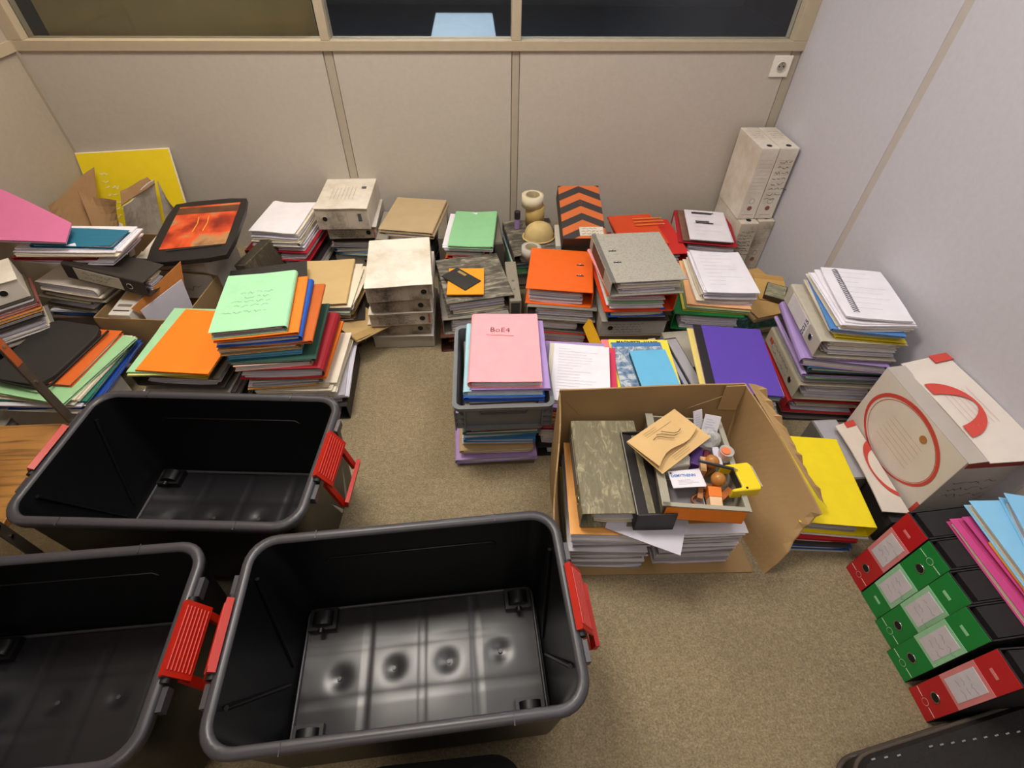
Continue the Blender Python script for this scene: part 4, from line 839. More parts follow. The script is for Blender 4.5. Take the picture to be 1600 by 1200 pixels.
# white papers on coloured folders and green binder
tp = quad((1082, 386), (1160, 390), (1190, 463), (1105, 448), .305)[:3]
pile('in the white-topped stack by the right wall', (tp[0] - .01, tp[1], tp[2]), (tp[0] - .02, tp[1] + .015, tp[2] + .05), [
    ('paper', .035, None, 'creased white papers with faint writing', dict(txt=9, wave=.003, jit=.01, dr=.09)), ('paper', .03, None, 'loose white papers', dict(jit=.016, dx=-.005, w=.22, dr=.05)), ('folder', .010, 'f0b884', 'peach folder', dict(dx=-.012, w=.25)), ('folder', .008, '8fb083', 'sage green folder', dict(dx=-.02, w=.25)), ('folder', .010, 'd8cf55', 'yellow folder', dict(dx=-.02, w=.26)),
    ('binder', .080, '0f6a30', 'dark green binder', dict(spine='L', w=.29, lab=mat('5d6b5c', .7), dx=-.045, dy=-.035)), ('binder', .06, MARB, 'black marbled binder', dict(spine='F', lab=BEIGEB)), ('binder', .055, mat('1f4a45', .6, 0, 20, 0, style='marble', hex2='0d1f1d'), 'dark teal binder', dict(dx=.0))], seed=25)
tp = at(1098, 533, .165)
pile('of the low stack in front of the green binder', (.795, 1.44, .05), (.795, 1.44, .05), [
    ('binder', .070, BEIGEB, 'x', dict(spine='L', w=.15, d=.21, label='beige binder with a finger ring, in front of the dark green binder')), ('binder', .050, BLACKB, 'x', dict(spine='L', w=.17, d=.21, ring=False, label='black binder under the beige binder, left of the purple folder'))], seed=26)
# kraft envelope, little picture and teal binder on the floor by the right wall
pile('behind the leaning right-hand stack', (1.22, 1.78, .25), (1.20, 1.80, .1), [
    ('folder', .008, mat('b8935a', .8, .05, 12, .08), 'x', dict(w=.24, spine='R', label='flat kraft envelope on top of the low stack by the right wall')), ('folder', .02, mat('a58a5e', .8), 'x', dict(w=.25, label='thick kraft folder just under the flat kraft envelope')), ('binder', .06, mat('1d4a4c', .6, 0, 26, 0, style='marble', hex2='5aa0a2'), 'x', dict(spine='F', w=.30, label='teal marbled binder under the kraft folder by the right wall', ring=False)), ('paper', .045, None, 'x', dict(pc=OLDP, label='old paper bundle under the teal marbled binder'))], seed=27)
t = thing('kraft_envelope', 'small tan envelope under the tiny picture block', 'envelope', (1.285, 1.80, .140), -.25); MB().slab(0, 0, 0, .13, .20, .003, 0, mat('c79f5c', .8, .04)).build('envelope_body', t); MB().slab(0, .08, .003, .13, .03, .001, 0, mat('b98f50', .8)).build('envelope_flap', t)
t = thing('picture_block', 'small dark block with a pale picture on top, lying on tan envelopes', 'picture', (1.275, 1.745, .1445), -.55); MB().slab(0, 0, 0, .085, .11, .018, 0, mat('3a2b22', .5)).build('block', t); MB().slab(0, 0, .0182, .078, .10, .0006, 0, mat('a9a483', .4, 0, 16, 0, style='marble', hex2='6f7468')).build('print', t)
# ================================================================ left side
tp = quad((359, 422), (463, 421), (439, 497), (324, 525), .42)
pile('in the mint green topped stack', tp[:3], (tp[0] + .095, tp[1] - .035, tp[2] - .10), [
    ('folder', .024, 'a6e2b4', 'x', dict(spine='R', wave=.003, pc=[WHITE, col('dfe59a'), GREYP, WHITE2], w=.235, d=.32, label='mint green folder with pencil writing topping the tall left stack')),
    ('folder', .010, 'f07f1e', 'orange folder', dict(spine='R', w=.26, dx=.008)), ('folder', .022, '1a57b8', 'bright blue folder', dict(spine='R', w=.27, dx=.016, fill=.5)), ('folder', .012, 'c4601c', 'rust folder', dict(spine='R', w=.29, dx=.03, dr=-.05)),
    ('folder', .020, mat('b98f5a', .8), 'crumpled kraft folder', dict(spine='R', wave=.003, dx=0, pc=[WHITE, KRAFT], w=.26)), ('paper', .030, None, 'light blue folder bundle', dict(pc=[col('6fb6dc'), col('6fb6dc'), col('2f6f96')], w=.235, dx=-.005, jit=.008)),
    ('folder', .010, '2d5648', 'dark green spiral notebook', dict(spine='R', w=.28, dx=.02, dr=-.06)), ('folder', .020, 'e9b8a0', 'pink-edged paper folder', dict(spine='R', w=.255, dx=.01, pc=[WHITE, col('f0b49a')])),
    ('folder', .045, 'a01826', 'crimson zip portfolio', dict(spine='R', w=.29, dx=.022, dr=-.08, fill=.3)), ('folder', .008, 'f07a18', 'orange folder', dict(w=.28, dx=.03, dr=-.1)), ('folder', .018, mat('8f8a86', .3), 'grey plastic wallet', dict(spine='R', w=.24, dx=.02)),
    ('paper', .022, None, 'white papers with an orange sheet', dict(pc=[WHITE, WHITE, col('eeb46a')], w=.24, dx=-.01)), ('paper', .045, None, 'old cream papers', dict(pc=OLDP, w=.28, dx=.03, jit=.014, dr=-.1)), ('paper', .035, None, 'grey loose papers', dict(pc=[GREYP, WHITE2, WHITE], w=.29, dx=.03, jit=.02)), ('binder', .07, BLACKB, 'black binder', dict(spine='R', ring=False, dx=.02))], seed=30, js=.004)
tpz = thing('pencil_note', 'pencil writing sheet lying flat on the mint green folder', 'note', (tp[0] + .01, tp[1] + .02, .4488), tp[2]) if 0 else None
W_ = [o for o in C.objects if o.get('label', '').startswith('mint green folder')][0]
q = MB(); scribble(q, .0, .0, .11, .10, 4, PENC, .0285, rot=math.pi, wid=.001); scribble(q, -.02, -.07, .16, .02, 1, PENC, .0285, rot=math.pi, wid=.001); q.build('handwriting', W_)
q = MB()
for k in range(24): q.cyl((.128, -.14 + k * .012, -.115), .0035, .003, CHROME, 'y', 8)
# orange topped stack
tp = quad((283, 468), (363, 485), (330, 596), (203, 567), .262)
pile('in the orange-topped stack behind the crates', tp[:3], (tp[0] + .02, tp[1] + .0, tp[2] + .08), [
    ('folder', .006, 'f88410', 'x', dict(spine='L', w=.25, d=.345, dx=.025, label='bright orange folder on top of the stack next to the mint green one')), ('folder', .006, 'a6dcae', 'mint folder', dict(spine='L', w=.25, d=.345, dx=-.015, dr=.06)), ('folder', .006, 'eee98a', 'pale yellow folder', dict(spine='L', w=.25, d=.345, dx=-.03, dr=.10)),
    ('folder', .012, 'c9b832', 'mustard folder', dict(w=.26)), ('binder', .045, mat('3a342c', .6, .1, 30), 'dark brown binder', dict(spine='L', lab=mat('8f8670', .7), w=.30)), ('paper', .025, None, 'dusty dark papers', dict(pc=DARKP, w=.27)), ('binder', .05, GREYB, 'grey binder', dict(spine='F', w=.30, fill=.9)), ('paper', .04, None, 'grey and white papers', dict(pc=[GREYP, WHITE2, WHITE], w=.26)), ('binder', .055, BLACKB, 'black binder', dict(spine='B', fill=.9))], seed=31)
t = thing('paper_bundle', 'white paper stack under the orange-topped stack, at its left', 'papers', (-1.235, 1.26, 0), -.2)
sheets(.10, .24, .07, [WHITE, WHITE, WHITE2], .006, rnd).build('sheets', t, kind='stuff')
t = thing('red_folder', 'red folder edge on the floor behind the rear crate', 'folder', (-1.02, 1.16, 0), .9); folder(t, .06, .10, .02, 'b82430', 'L', wave=0)
# carton with a white binder box and an orange envelope
t = thing('open_carton', 'small open carton holding a white binder, left of the orange-topped stack', 'box', (-1.28, 1.72, 0), -.10)
q = MB(); X, Y, H = .17, .15, .235
q.box(-X, X, -Y, -Y + .004, 0, H, CARD); q.box(-X, X, Y - .004, Y, 0, H, CARD); q.box(-X, -X + .004, -Y, Y, 0, H, CARD); q.box(X - .004, X, -Y, Y, 0, H, CARD); q.box(-X, X, -Y, Y, 0, .004, CARD); q.build('carton_wall', t)
MB().patch((-X, Y, H), (X, Y, H), (-X + .02, Y - .02, H + .04), (X - .03, Y - .03, H + .035), 5, 2, .004, CARD).build('flap', t)
t = thing('lever_arch_binder', 'white binder standing in the small open carton', 'binder', (-1.345, 1.70, .020), -.10, tilt=(.10, 0))
q = MB(); q.box(-.04, .04, -.10, .105, 0, .245, mat('d5cfc5', .7, .04, 20)); q.build('cover', t, bevel=.003); q = MB(); q.cyl((0, .07, .245), .0165, .0015, DARK, n=20); q.build('finger_hole', t, 'dark round finger hole')
MB().box(-.028, .028, -.02, .025, .2452, .2462, mat('dcb27a', .8)).build('spine_label', t); q = MB(); q.box(-.026, .026, -.055, -.042, .2452, .246, LINE); q.box(-.03, .03, -.08, -.075, .2452, .246, INK); q.build('printed_lines', t)
t = thing('envelope', 'orange-brown envelope sticking up from the small open carton', 'envelope', (-1.245, 1.67, .008), .85, tilt=(0, 0)); MB().poly([(-.07, 0, 0), (.07, 0, 0), (.09, 0, .22), (.13, .0, .35), (-.10, .0, .26), (-.08, 0, .22)], .003, mat('c67f3e', .7)).build('front_sheet', t)
MB().poly([(-.07, -.012, 0), (.07, -.012, 0), (.10, -.012, .29), (-.08, -.012, .245)], .003, WHITE2).build('papers', t)
# white box with colourful folders and a black portfolio
tp = quad((75, 492), (167, 501), (95, 588), (22, 560), .235)
b4 = (-1.53, 1.42, .03)
pile('on the white box behind the side table', (-1.478, 1.385, -.04), (-1.51, 1.39, -.08), [
    ('folder', .012, 'e06a28', 'orange sheet folder', dict(w=.22, dx=.0, dy=.03, d=.28, dr=-.12)), ('folder', .008, 'a3d6a0', 'mint folder', dict(w=.31, d=.34, dr=-.22)), ('paper', .016, None, 'cream papers', dict(pc=[CREAM, CREAM, col('4d7cc0')], w=.31, d=.33, dr=-.1)),
    ('folder', .007, '2f7f68', 'green plastic folder', dict(w=.30, dx=.01, dr=-.02)), ('paper', .012, None, 'white papers', dict(w=.31, d=.33)), ('folder', .012, '1b4fb4', 'royal blue folder', dict(w=.33, d=.34, dx=.005)),
    ('box', .135, mat('d9d4cb', .7, .03, 20), 'x', dict(w=.31, d=.34, hole=-1, front=mat('8e877d', .7, .05, 30), label='white box with a grey front carrying the colourful folders'))], seed=32)
t = thing('black_portfolio', 'black zip portfolio lying on the colourful folders at the left', 'portfolio', (-1.535, 1.415, .214), tp[2] - .10, tilt=(.03, .03))
MB().slab(0, 0, 0, .225, .30, .018, 0, mat('2a2725', .75, .12, 60, .15), n=6, cut=.015, zf=waver(.002, rnd)).build('cover', t, bevel=.004); q = MB(); q.tube([(-.11, -.15, .009), (.10, -.158, .009), (.123, -.14, .009), (.123, .14, .009)], .004, DARK, 6); q.build('zip', t)
t = thing('lever_arch_binder', 'grey box-like binder on the floor at the far left, behind the side table', 'binder', (-1.73, 1.22, 0), .0); binder(t, .16, .30, .08, GREYB, 'F')
# tall left stack against the left wall
pile('in the tall stack along the left wall', (-1.50, 1.84, -.08), (-1.55, 1.81, -.05), [
    ('folder', .010, '1d6f8e', 'petrol blue folder', dict(w=.30, d=.12, spine='L', wave=.004, dx=.03, dy=-.06)), ('paper', .028, None, 'curled white magazines', dict(w=.37, d=.17, wave=.008, jit=.012, dx=.02, dy=-.05)), ('folder', .010, '9d2230', 'dark red folder', dict(w=.30, d=.20, dx=-.05, dy=-.03)), ('paper', .016, None, 'white papers', dict(w=.34, d=.20, dy=-.03)),
    ('binder', .085, mat('2f2926', .6, .1, 30), 'x', dict(w=.31, d=.12, dx=.145, dy=-.10, dr=-.16, dz=.012, tilt=(0, .15), th=.068, spine='F', fill=.85, lab=mat('b8b3a4', .7), labtxt=2, label='black binder with a pale hand-written spine label, left stack', ring=True)),
    ('folder', .03, 'd9d0c4', 'cream folder bundle', dict(w=.36, d=.30, spine='R', dx=.03, dr=-.2)), ('paper', .03, None, 'grey-brown papers', dict(w=.36, d=.29, dx=.03, pc=[CREAM, mat('8f8069', .8), WHITE2], dr=-.2)), ('binder', .045, mat('6f6552', .7, .1, 30), 'olive brown binder', dict(w=.34, d=.285, dr=-.2, spine='B', ring=False)), ('paper', .03, None, 'white papers with a blue sheet', dict(w=.34, d=.27, pc=[WHITE, WHITE2, col('3d5ea0')])), ('binder', .08, mat('5b4a3c', .7, .1, 30), 'brown binder', dict(w=.33, d=.285, spine='F')), ('binder', .085, BLACKB, 'black binder', dict(w=.33, d=.285, spine='F'))], seed=33, jr=.05)
t = thing('paper_folder', 'large pink folder leaning on the left wall above the tall stack', 'folder', (0, 0, 0))
MB().patch((-1.80, 1.70, .500), (-1.476, 1.705, .478), (-1.80, 1.965, .560), (-1.494, 1.805, .50), 4, 4, .004, mat('cf6f9c', .6, .03, 20), lambda u, v: (0, 0, .004 * math.sin(3 * u))).build('cover', t)
MB().patch((-1.79, 1.71, .492), (-1.485, 1.715, .470), (-1.79, 1.955, .551), (-1.50, 1.80, .49), 2, 2, .003, WHITE2).build('papers', t)
pile('at the left edge, in front of the tall left stack', (-1.70, 1.55, .68), (-1.70, 1.55, .62), [
    ('box', .075, ARCH, 'x', dict(w=.19, d=.17, hole=.70, front=mat('d3ccc2', .8, .04, 20), label='white archive box with a dark finger hole at the left edge')), ('folder', .018, '4a4436', 'dark olive folder', dict(w=.20, d=.19)), ('folder', .010, '8c4a48', 'dusty red folder', dict(w=.21, d=.19)), ('folder', .010, 'c87858', 'salmon folder', dict(w=.21, d=.20)), ('folder', .010, 'd99a3c', 'amber folder', dict(w=.21, d=.2)), ('folder', .02, '2c2622', 'black folder', dict(w=.20, d=.2)), ('binder', .07, GREYB, 'grey binder', dict(w=.2, d=.2, ring=False)), ('binder', .07, BLACKB, 'black binder', dict(w=.2, d=.2, ring=False)), ('binder', .07, GREYB, 'worn grey binder', dict(w=.2, d=.2, ring=False)), ('paper', .08, None, 'old papers', dict(w=.2, d=.2, pc=OLDP))], seed=34)
# ================================================================ centre front
GREYT = mat('6f7174', .45, .05, 30); GREYT2 = mat('4c4d50', .5, .05, 30)
tq = quad((745, 490), (843, 512), (845, 605), (727, 592), .345)
lowc = (tq[0] - .02, tq[1] - .03, tq[2] + .20)
pile('in the stack carrying the grey tub', (lowc[0], lowc[1], lowc[2]), (lowc[0] - .02, lowc[1] - .01, lowc[2] - .02), [
    ('folder', .012, '5c3a64', 'plum folder', dict(w=.24)), ('folder', .02, '5d8f92', 'teal grey folder', dict(w=.25)), ('paper', .022, None, 'cream papers with coloured edges', dict(pc=[CREAM, WHITE2, col('7fae8a'), col('3f77a8')], jit=.012, w=.24)), ('folder', .014, '3a7cb4', 'steel blue folder', dict(w=.24)), ('paper', .03, None, 'white papers', dict(pc=[WHITE, WHITE2], w=.235)), ('folder', .014, mat('b79a70', .8), 'tan folder', dict(w=.25)), ('paper', .02, None, 'white loose papers', dict(w=.23)), ('folder', .020, 'a98cc4', 'lilac folder', dict(w=.28, dx=-.01, spine='L')), ('folder', .014, '6a5c48', 'brown folder', dict(w=.26))], seed=40, jr=.04)
zt = .186
t = thing('grey_tub', 'grey plastic stacking tub filled with folders under the pink folder', 'tub', (lowc[0] + .005, lowc[1] + .005, zt), lowc[2] - .02)
q = MB(); q.loops([rrect(.27, .345, .02, 0), rrect(.285, .36, .02, .11), rrect(.305, .385, .022, .11), rrect(.31, .39, .024, .125), rrect(.285, .362, .018, .125), rrect(.262, .338, .016, .01), rrect(.262, .338, .016, .006)], GREYT, cap0=True, smooth=False); q.add(rrect(.262, .338, .016, .006), [list(range(28))], GREYT2); q.build('body', t)
q = MB()
for sx in (-1, 1):
    for k in range(3): q.box(sx * .135 - .012, sx * .135 + .012, -.187, -.170, .025 + k * .024, .031 + k * .024, GREYT)
    q.box(sx * .120 - .002, sx * .120 + .002, -.187, -.170, .015, .11, GREYT); q.box(sx * .149 - .002, sx * .149 + .002, -.187, -.170, .015, .11, GREYT)
q.box(-.12, .12, -.186, -.172, .010, .02, GREYT); q.build('rib', t)
q = MB(); q.tube([(-.075, -.182, .11), (-.07, -.184, .088), (.07, -.184, .088), (.075, -.182, .11)], .003, GREYT2, 6); q.build('grip', t)
pile('inside the grey tub', (tq[0] + .005, tq[1] - .005, tq[2] + .14), (lowc[0] + .005, lowc[1] + .005, lowc[2]), [
    ('folder', .026, 'f7a6ae', 'x', dict(spine='L', w=.225, d=.325, dx=-.008, fill=.8, label='pink folder marked in pen on top of the grey tub')), ('folder', .008, 'ab8fcb', 'x', dict(spine='R', w=.24, d=.325, dx=.012, label='lilac folder peeking out right, directly under the pink folder')), ('folder', .018, 'a9d6e4', 'x', dict(w=.245, d=.32, dx=-.008, wave=.004, label='pale blue folder with curled papers under the lilac one in the grey tub')), ('folder', .018, '2460c4', 'x', dict(w=.25, d=.33, dx=-.004, label='royal blue folder at the left side of the grey tub')), ('paper', .095, None, 'x', dict(w=.235, d=.31, pc=DARKP, label='dark paper bundle at the bottom of the grey tub'))], seed=41, z0=zt + .012, js=.002, jr=.01)
W_ = [o for o in C.objects if o.get('label', '').startswith('pink folder marked')][0]
text(W_, 'BoE4', .032, (-.015, .075, .0285), (0, 0, -.04), INK, 'handwriting', -.0006)
q = MB(); q.slab(-.015, .048, .0285, .09, .0013, .0004, -.06, INK); q.build('pen_line', W_)
# white document stack with orange layers
tq = quad((862, 530), (945, 545), (962, 622), (852, 622), .262)
pile('in the document stack right of the grey tub', (tq[0], tq[1], tq[2] - .02), (tq[0] - .015, tq[1] + .005, .0), [
    ('paper', .014, None, 'x', dict(w=.20, d=.28, txt=16, wave=.001, label='white printed form on top of the stack right of the grey tub')), ('folder', .012, 'a68fc6', 'lilac folder', dict(w=.235, dx=-.012)), ('folder', .012, 'd63a5c', 'raspberry folder', dict(w=.25, dx=.01)), ('folder', .014, 'f0a13c', 'amber folder', dict(w=.24)), ('folder', .014, 'e04a1c', 'vermilion folder', dict(w=.25)), ('folder', .014, 'e8c79a', 'sand folder', dict(w=.24)), ('folder', .016, 'd2501f', 'rust orange folder', dict(w=.25)), ('folder', .012, '8a1f2a', 'wine red folder', dict(w=.26)), ('paper', .05, None, 'thick white papers', dict(w=.23, jit=.01)), ('paper', .035, None, 'white papers', dict(w=.235, jit=.01)), ('binder', .05, BLACKB, 'black binder', dict(w=.26, ring=False))], seed=42)
# glacier book, blue booklet, yellow folder
tq = quad((955, 530), (1040, 537), (1062, 610), (972, 610), .215)
pile('in the stack behind the torn carton', (tq[0], tq[1] - .01, tq[2] + .02), (tq[0], tq[1], .0), [
    ('folder', .006, 'f4e552', 'x', dict(w=.22, d=.30, spine='L', label='yellow folder with pen capitals behind the torn carton')), ('folder', .008, 'e8848c', 'rose folder', dict(w=.24, dx=-.015)), ('paper', .02, None, 'white papers', dict(w=.25, dx=.005)), ('binder', .07, GREYB, 'grey binder', dict(w=.26, ring=False, spine='L')), ('binder', .07, BLACKB, 'black binder', dict(w=.26, ring=False)), ('paper', .03, None, 'old papers', dict(pc=OLDP))], seed=43)
Zt = .213
W_ = [o for o in C.objects if o.get('label', '').startswith('yellow folder with pen')][0]
text(W_, 'MAGNETTI . VARES', .018, (-.005, .133, .0078), (0, 0, 0), INK, 'handwriting', .0006)
A = quad((960, 540), (1030, 541), (1040, 607), (985, 607), Zt)
t = thing('brochure', 'glossy brochure with a glacier picture under the light blue booklet', 'brochure', (A[0] - .002, A[1] - .01, Zt + .003), A[2] + .02)
MB().slab(0, 0, 0, .185, .26, .004, 0, mat('6b86ad', .25, 0, 20, 0, style='glacier')).build('cover', t); MB().slab(0, .118, .0042, .18, .022, .0006, 0, mat('4f7fb8', .3)).build('title_band', t)
A = quad((985, 548), (1030, 551), (1061, 603), (1017, 607), Zt + .03)
t = thing('booklet', 'plain light blue booklet on the glacier brochure', 'booklet', (A[0], A[1] - .005, Zt + .009), A[2] - .06); MB().slab(0, 0, 0, .13, .20, .002, 0, col('6dbbe4', .4)).build('cover', t)
MB().slab(0, 0, -.0, .128, .198, .0185, 0, mat('173640', .5)).build('pages', t) ; MB().slab(0, 0, .019, .13, .20, .0022, 0, col('6dbbe4', .4)).build('cover', t)
# upright binders left of the purple folder
for k, (x, w, c, lb) in enumerate(((.655, .030, 'c9c0ae', 'cream upright folder'), (.690, .022, '28408c', 'navy blue upright folder'), (.728, .045, '4a4540', 'dark grey upright binder'))):
    t = thing('upright_folder', lb + ' standing left of the purple folder', 'folder', (x, 1.30, 0), .10, tilt=(0, -.03)); q = MB(); q.box(-w / 2, w / 2, -.13, .13, 0, .19, mat(c, .65, .05, 30)); q.build('cover', t, bevel=.002); MB().box(-w / 2 + .004, w / 2 - .004, -.12, .12, .19, .1915, GREYP).build('papers', t)
# purple topped stack
tq = quad((1088, 505), (1190, 510), (1222, 613), (1107, 608), .262)
pile('in the purple-topped stack', tq[:3], (tq[0] + .02, tq[1] + .02, tq[2] + .02), [
    ('folder', .008, '5b3fae', 'x', dict(spine='L', w=.245, d=.34, wave=0, label='purple folder with a black spine, behind the torn carton')), ('folder', .006, 'e6d07a', 'pale yellow folder', dict(w=.27, dx=-.014)), ('folder', .014, '8cc0c0', 'light teal folder', dict(w=.25)), ('folder', .014, '35596a', 'slate folder', dict(w=.26)), ('paper', .03, None, 'white and green papers', dict(pc=[WHITE, col('a9c4a0'), CREAM], w=.25, jit=.01)), ('paper', .03, None, 'old kraft-edged papers', dict(pc=OLDP, w=.25, jit=.012)), ('binder', .07, GREYB, 'grey binder', dict(spine='F', w=.27)), ('binder', .07, BLACKB, 'black binder', dict(spine='F', w=.27))], seed=44)
W_ = [o for o in C.objects if o.get('label', '').startswith('purple folder with')][0]
MB().slab(-.108, 0, .0086, .030, .34, .0008, 0, mat('1f1a1f', .6)).build('spine_tape', W_)
# leaning stack on the right wall
phr = 'in the leaning stack by the right wall'
pile(phr, (1.265, 1.325, -.20), (1.255, 1.31, -.08), [
    ('paper', .012, None, 'x', dict(w=.21, d=.29, dx=.01, wave=.004, txt=8, label='white spiral-bound booklet topping the leaning stack by the right wall', name='spiral_booklet', cat='booklet')), ('paper', .03, None, 'curled white papers', dict(wave=.006, jit=.012, w=.23, dr=.08)), ('folder', .008, '4f86c4', 'blue folder', dict(w=.23)), ('paper', .018, None, 'white papers', dict(w=.22, jit=.01)), ('folder', .010, 'd6c22a', 'yellow folder', dict(w=.22, dx=.015)),
    ('binder', .072, BEIGEB, 'x', dict(spine='L', w=.275, fill=.85, lab=mat('d9d4d6', .7), label='beige binder marked 2015 on its spine, leaning stack by the right wall', dx=-.01)), ('paper', .014, None, 'white creased papers', dict(w=.25, wave=.004)), ('folder', .030, 'a88fc8', 'lilac folder', dict(w=.285, dx=-.015, wave=.006, fill=.5, dr=-.06)), ('folder', .014, '2f6478', 'dark teal folder', dict(w=.27)), ('folder', .010, '2a2626', 'black folder', dict(w=.27)), ('folder', .012, 'b29ad0', 'pale lilac folder', dict(w=.28, dx=-.008)), ('folder', .006, '9ed0a0', 'mint folder', dict(w=.26)), ('paper', .03, None, 'grey papers', dict(pc=[GREYP, WHITE2], w=.26)),
    ('binder', .072, 'b8ad98', 'x', dict(spine='L', w=.28, fill=.85, label='beige binder with pen marks and red stickers, low in the leaning stack')), ('paper', .008, None, 'torn white papers', dict(w=.25, jit=.015)), ('binder', .062, 'b01d24', 'x', dict(spine='L', w=.28, lab=mat('9c9496', .7), ring=False, label='red binder near the foot of the leaning stack')), ('paper', .018, None, 'white papers', dict(w=.26)), ('folder', .014, '4a4240', 'dark folder', dict(w=.27))], seed=45, jr=.04, js=.004)
W_ = [o for o in C.objects if o.get('label', '').startswith('beige binder marked')][0]
text(W_, '2015', .030, (-.1395, -.045, .036), (0, -math.pi / 2, 0), INK, 'handwriting')
W2 = [o for o in C.objects if o.get('label', '').startswith('beige binder with pen')][0]
q = MB(); scribble(q, -.02, .036, .17, .05, 2, mat('4a4a86', .7), -.1412, plane='x', wid=.0015); q.build('handwriting', W2); q = MB(); q.box(-.1412, -.1402, .10, .112, .03, .048, mat('c4453a', .6)); q.build('sticker', W2); q = MB(); q.box(-.1412, -.1402, .117, .129, .03, .048, mat('c4453a', .6)); q.build('sticker', W2)
W3 = [o for o in C.objects if o.get('label', '').startswith('white spiral-bound')][0]
q = MB()
for k in range(26): q.tube([(-.07, -.12 + k * .0095, .014), (-.062, -.12 + k * .0095, .019), (-.052, -.12 + k * .0095, .0155)], .0013, DARK, 5)
q.build('spiral', W3, kind='stuff')
# ================================================================ torn carton and what is in it
KC = mat('a4855a', .85, .07, 6, .2); KCI = mat('b49264', .85, .06, 8, .2)
t = thing('torn_carton', 'large torn brown carton holding magazines, a drawer and office bits', 'box', (0, 0, 0))
def crk(a, s=0):
    r = random.Random(s); p = [r.uniform(0, 6) for _ in range(4)]
    return lambda u, v: (a * math.sin(5 * u + p[0]) * math.sin(3 * v + p[1]), a * math.sin(6 * v + p[2]) * .6, a * .3 * math.sin(7 * u + p[3]) * v)
def torn(a, s, side='top', base=None):
    r = random.Random(s); J = {}; base = base or (lambda u, v: (0, 0, 0))
    def f(u, v):
        b = base(u, v); k = 0
        if (side == 'top' and v > .99) or (side == 'right' and u > .99): k = J.setdefault(round(u * 99 + v * 999), r.uniform(-a, a))
        return (b[0] + (k * .5 if side == 'right' else 0), b[1] + (k if side == 'right' else 0), b[2] + (k if side == 'top' else 0))
    return f
MB().patch((.19, .61, .001), (.765, .59, .001), (.215, .965, .001), (.765, .955, .001), 16, 4, .004, KC, torn(.006, 2, 'none')).build('bottom_panel', t)
MB().patch((.215, .965, 0), (.768, .955, 0), (.212, .985, .395), (.760, .985, .395), 14, 8, .005, KC, crk(.006, 3)).build('back_panel', t)
MB().patch((.199, .60, 0), (.211, .965, 0), (.168, .615, .215), (.205, .985, .395), 14, 8, .004, KC, torn(.014, 4, 'top', crk(.008, 5))).build('side_panel', t)
MB().patch((.772, .955, 0), (.800, .585, .0), (.766, .985, .395), (.925, .665, .200), 20, 10, .005, KCI, torn(.008, 6, 'right', crk(.010, 7))).build('side_panel', t)
MB().patch((.768, .985, .395), (.918, .70, .222), (.800, .965, .405), (.960, .69, .185), 22, 2, .004, KCI, torn(.010, 8, 'top')).build('torn_flap', t)
MB().patch((.700, .972, .30), (.755, .968, .30), (.700, .978, .395), (.758, .978, .395), 3, 3, .003, KCI).build('inner_flap', t)
q = MB(); q.tube([(.49, .977, .02), (.488, .982, .2), (.49, .984, .39)], .0015, mat('7d6240', .8), 5); q.tube([(.23, .975, .36), (.33, .978, .22)], .001, mat('8d7048', .8), 5); q.tube([(.60, .976, .30), (.72, .977, .36)], .001, mat('c8ad80', .8), 5); q.build('crease', t, kind='stuff')
MG = [WHITE, WHITE, GREYP, WHITE2, mat('8f8b92', .5)]
r = random.Random(50)
for k, (x, lab, cs) in enumerate(((.337, 'left stack', ['c9d4e8', 'dfe0e6', 'cfc84a', '5f5a66', 'd8d4dc', 'bdbac4', 'e4e2ea', 'f0ac5c']), (.585, 'right stack', ['a5a0a8', 'b8b4bc', '8f8c94', 'c8c4cc', 'd9d6de', 'a9a6ae', 'e6e3ea', 'dfdbe4']))):
    z = .006; n = len(cs)
    for j, c in enumerate(cs):
        h = .0245 * r.uniform(.9, 1.1)
        o = thing('magazine', 'thick %s magazine, %s from the bottom, %s in the torn carton' % (['pale blue', 'silvery', 'yellow-edged', 'dark grey', 'pale grey', 'grey', 'white', 'orange-covered'][j] if k == 0 else ['ash grey', 'mid grey', 'dull grey', 'light grey', 'off-white', 'stone grey', 'white', 'orange-flashed'][j], ['first', 'second', 'third', 'fourth', 'fifth', 'sixth', 'seventh', 'eighth'][j], lab), 'magazine', (x + r.uniform(-.006, .006), .775 + r.uniform(-.006, .006), z), r.uniform(-.03, .02) + (-.05 if k == 0 else 0), 'magazines in the torn carton')
        m = col(c, .45); W2 = .218; D2 = .30
        sheets(W2, D2, h * .9, MG, .003, r, wave=0).build('pages', o, kind='stuff')
        q = MB(); q.slab(0, 0, h * .9, W2 + .003, D2 + .004, .0012, 0, m, n=3, zf=waver(.0006, r)); q.build('cover', o); z += h + .001
A = at(1120, 822, .21); W_ = [o for o in C.objects if 'orange-flashed' in o.get('label', '')][0]; MB().slab(.02, -.10, .0268, .13, .045, .0006, 0, mat('c9874a', .5)).build('cover_print', W_)
ztop = z
t = thing('lever_arch_binder', 'olive marbled binder lying in the torn carton at the left', 'binder', (.338, .800, .213), -.045); binder(t, .19, .31, .072, MARBG, 'L', fill=.4, spc=GREYB)
t = thing('plastic_sleeve', 'punched white sheet slipping out under the black box in the torn carton', 'paper', (.46, .735, .2125), -.45); MB().slab(0, 0, 0, .20, .30, .0025, 0, WHITE2, n=3, zf=waver(.001, r)).build('sheet', t)
q = MB()
for k in range(10): q.cyl((-.09, -.10 + .022 * k, .0027), .0035, .0006, INK, n=8)
q.build('punched_hole', t, kind='stuff')
t = thing('black_box', 'open black drawer shell between the marbled binder and the grey drawer', 'box', (.430, .765, .216), -.05, tilt=(0, -.06))
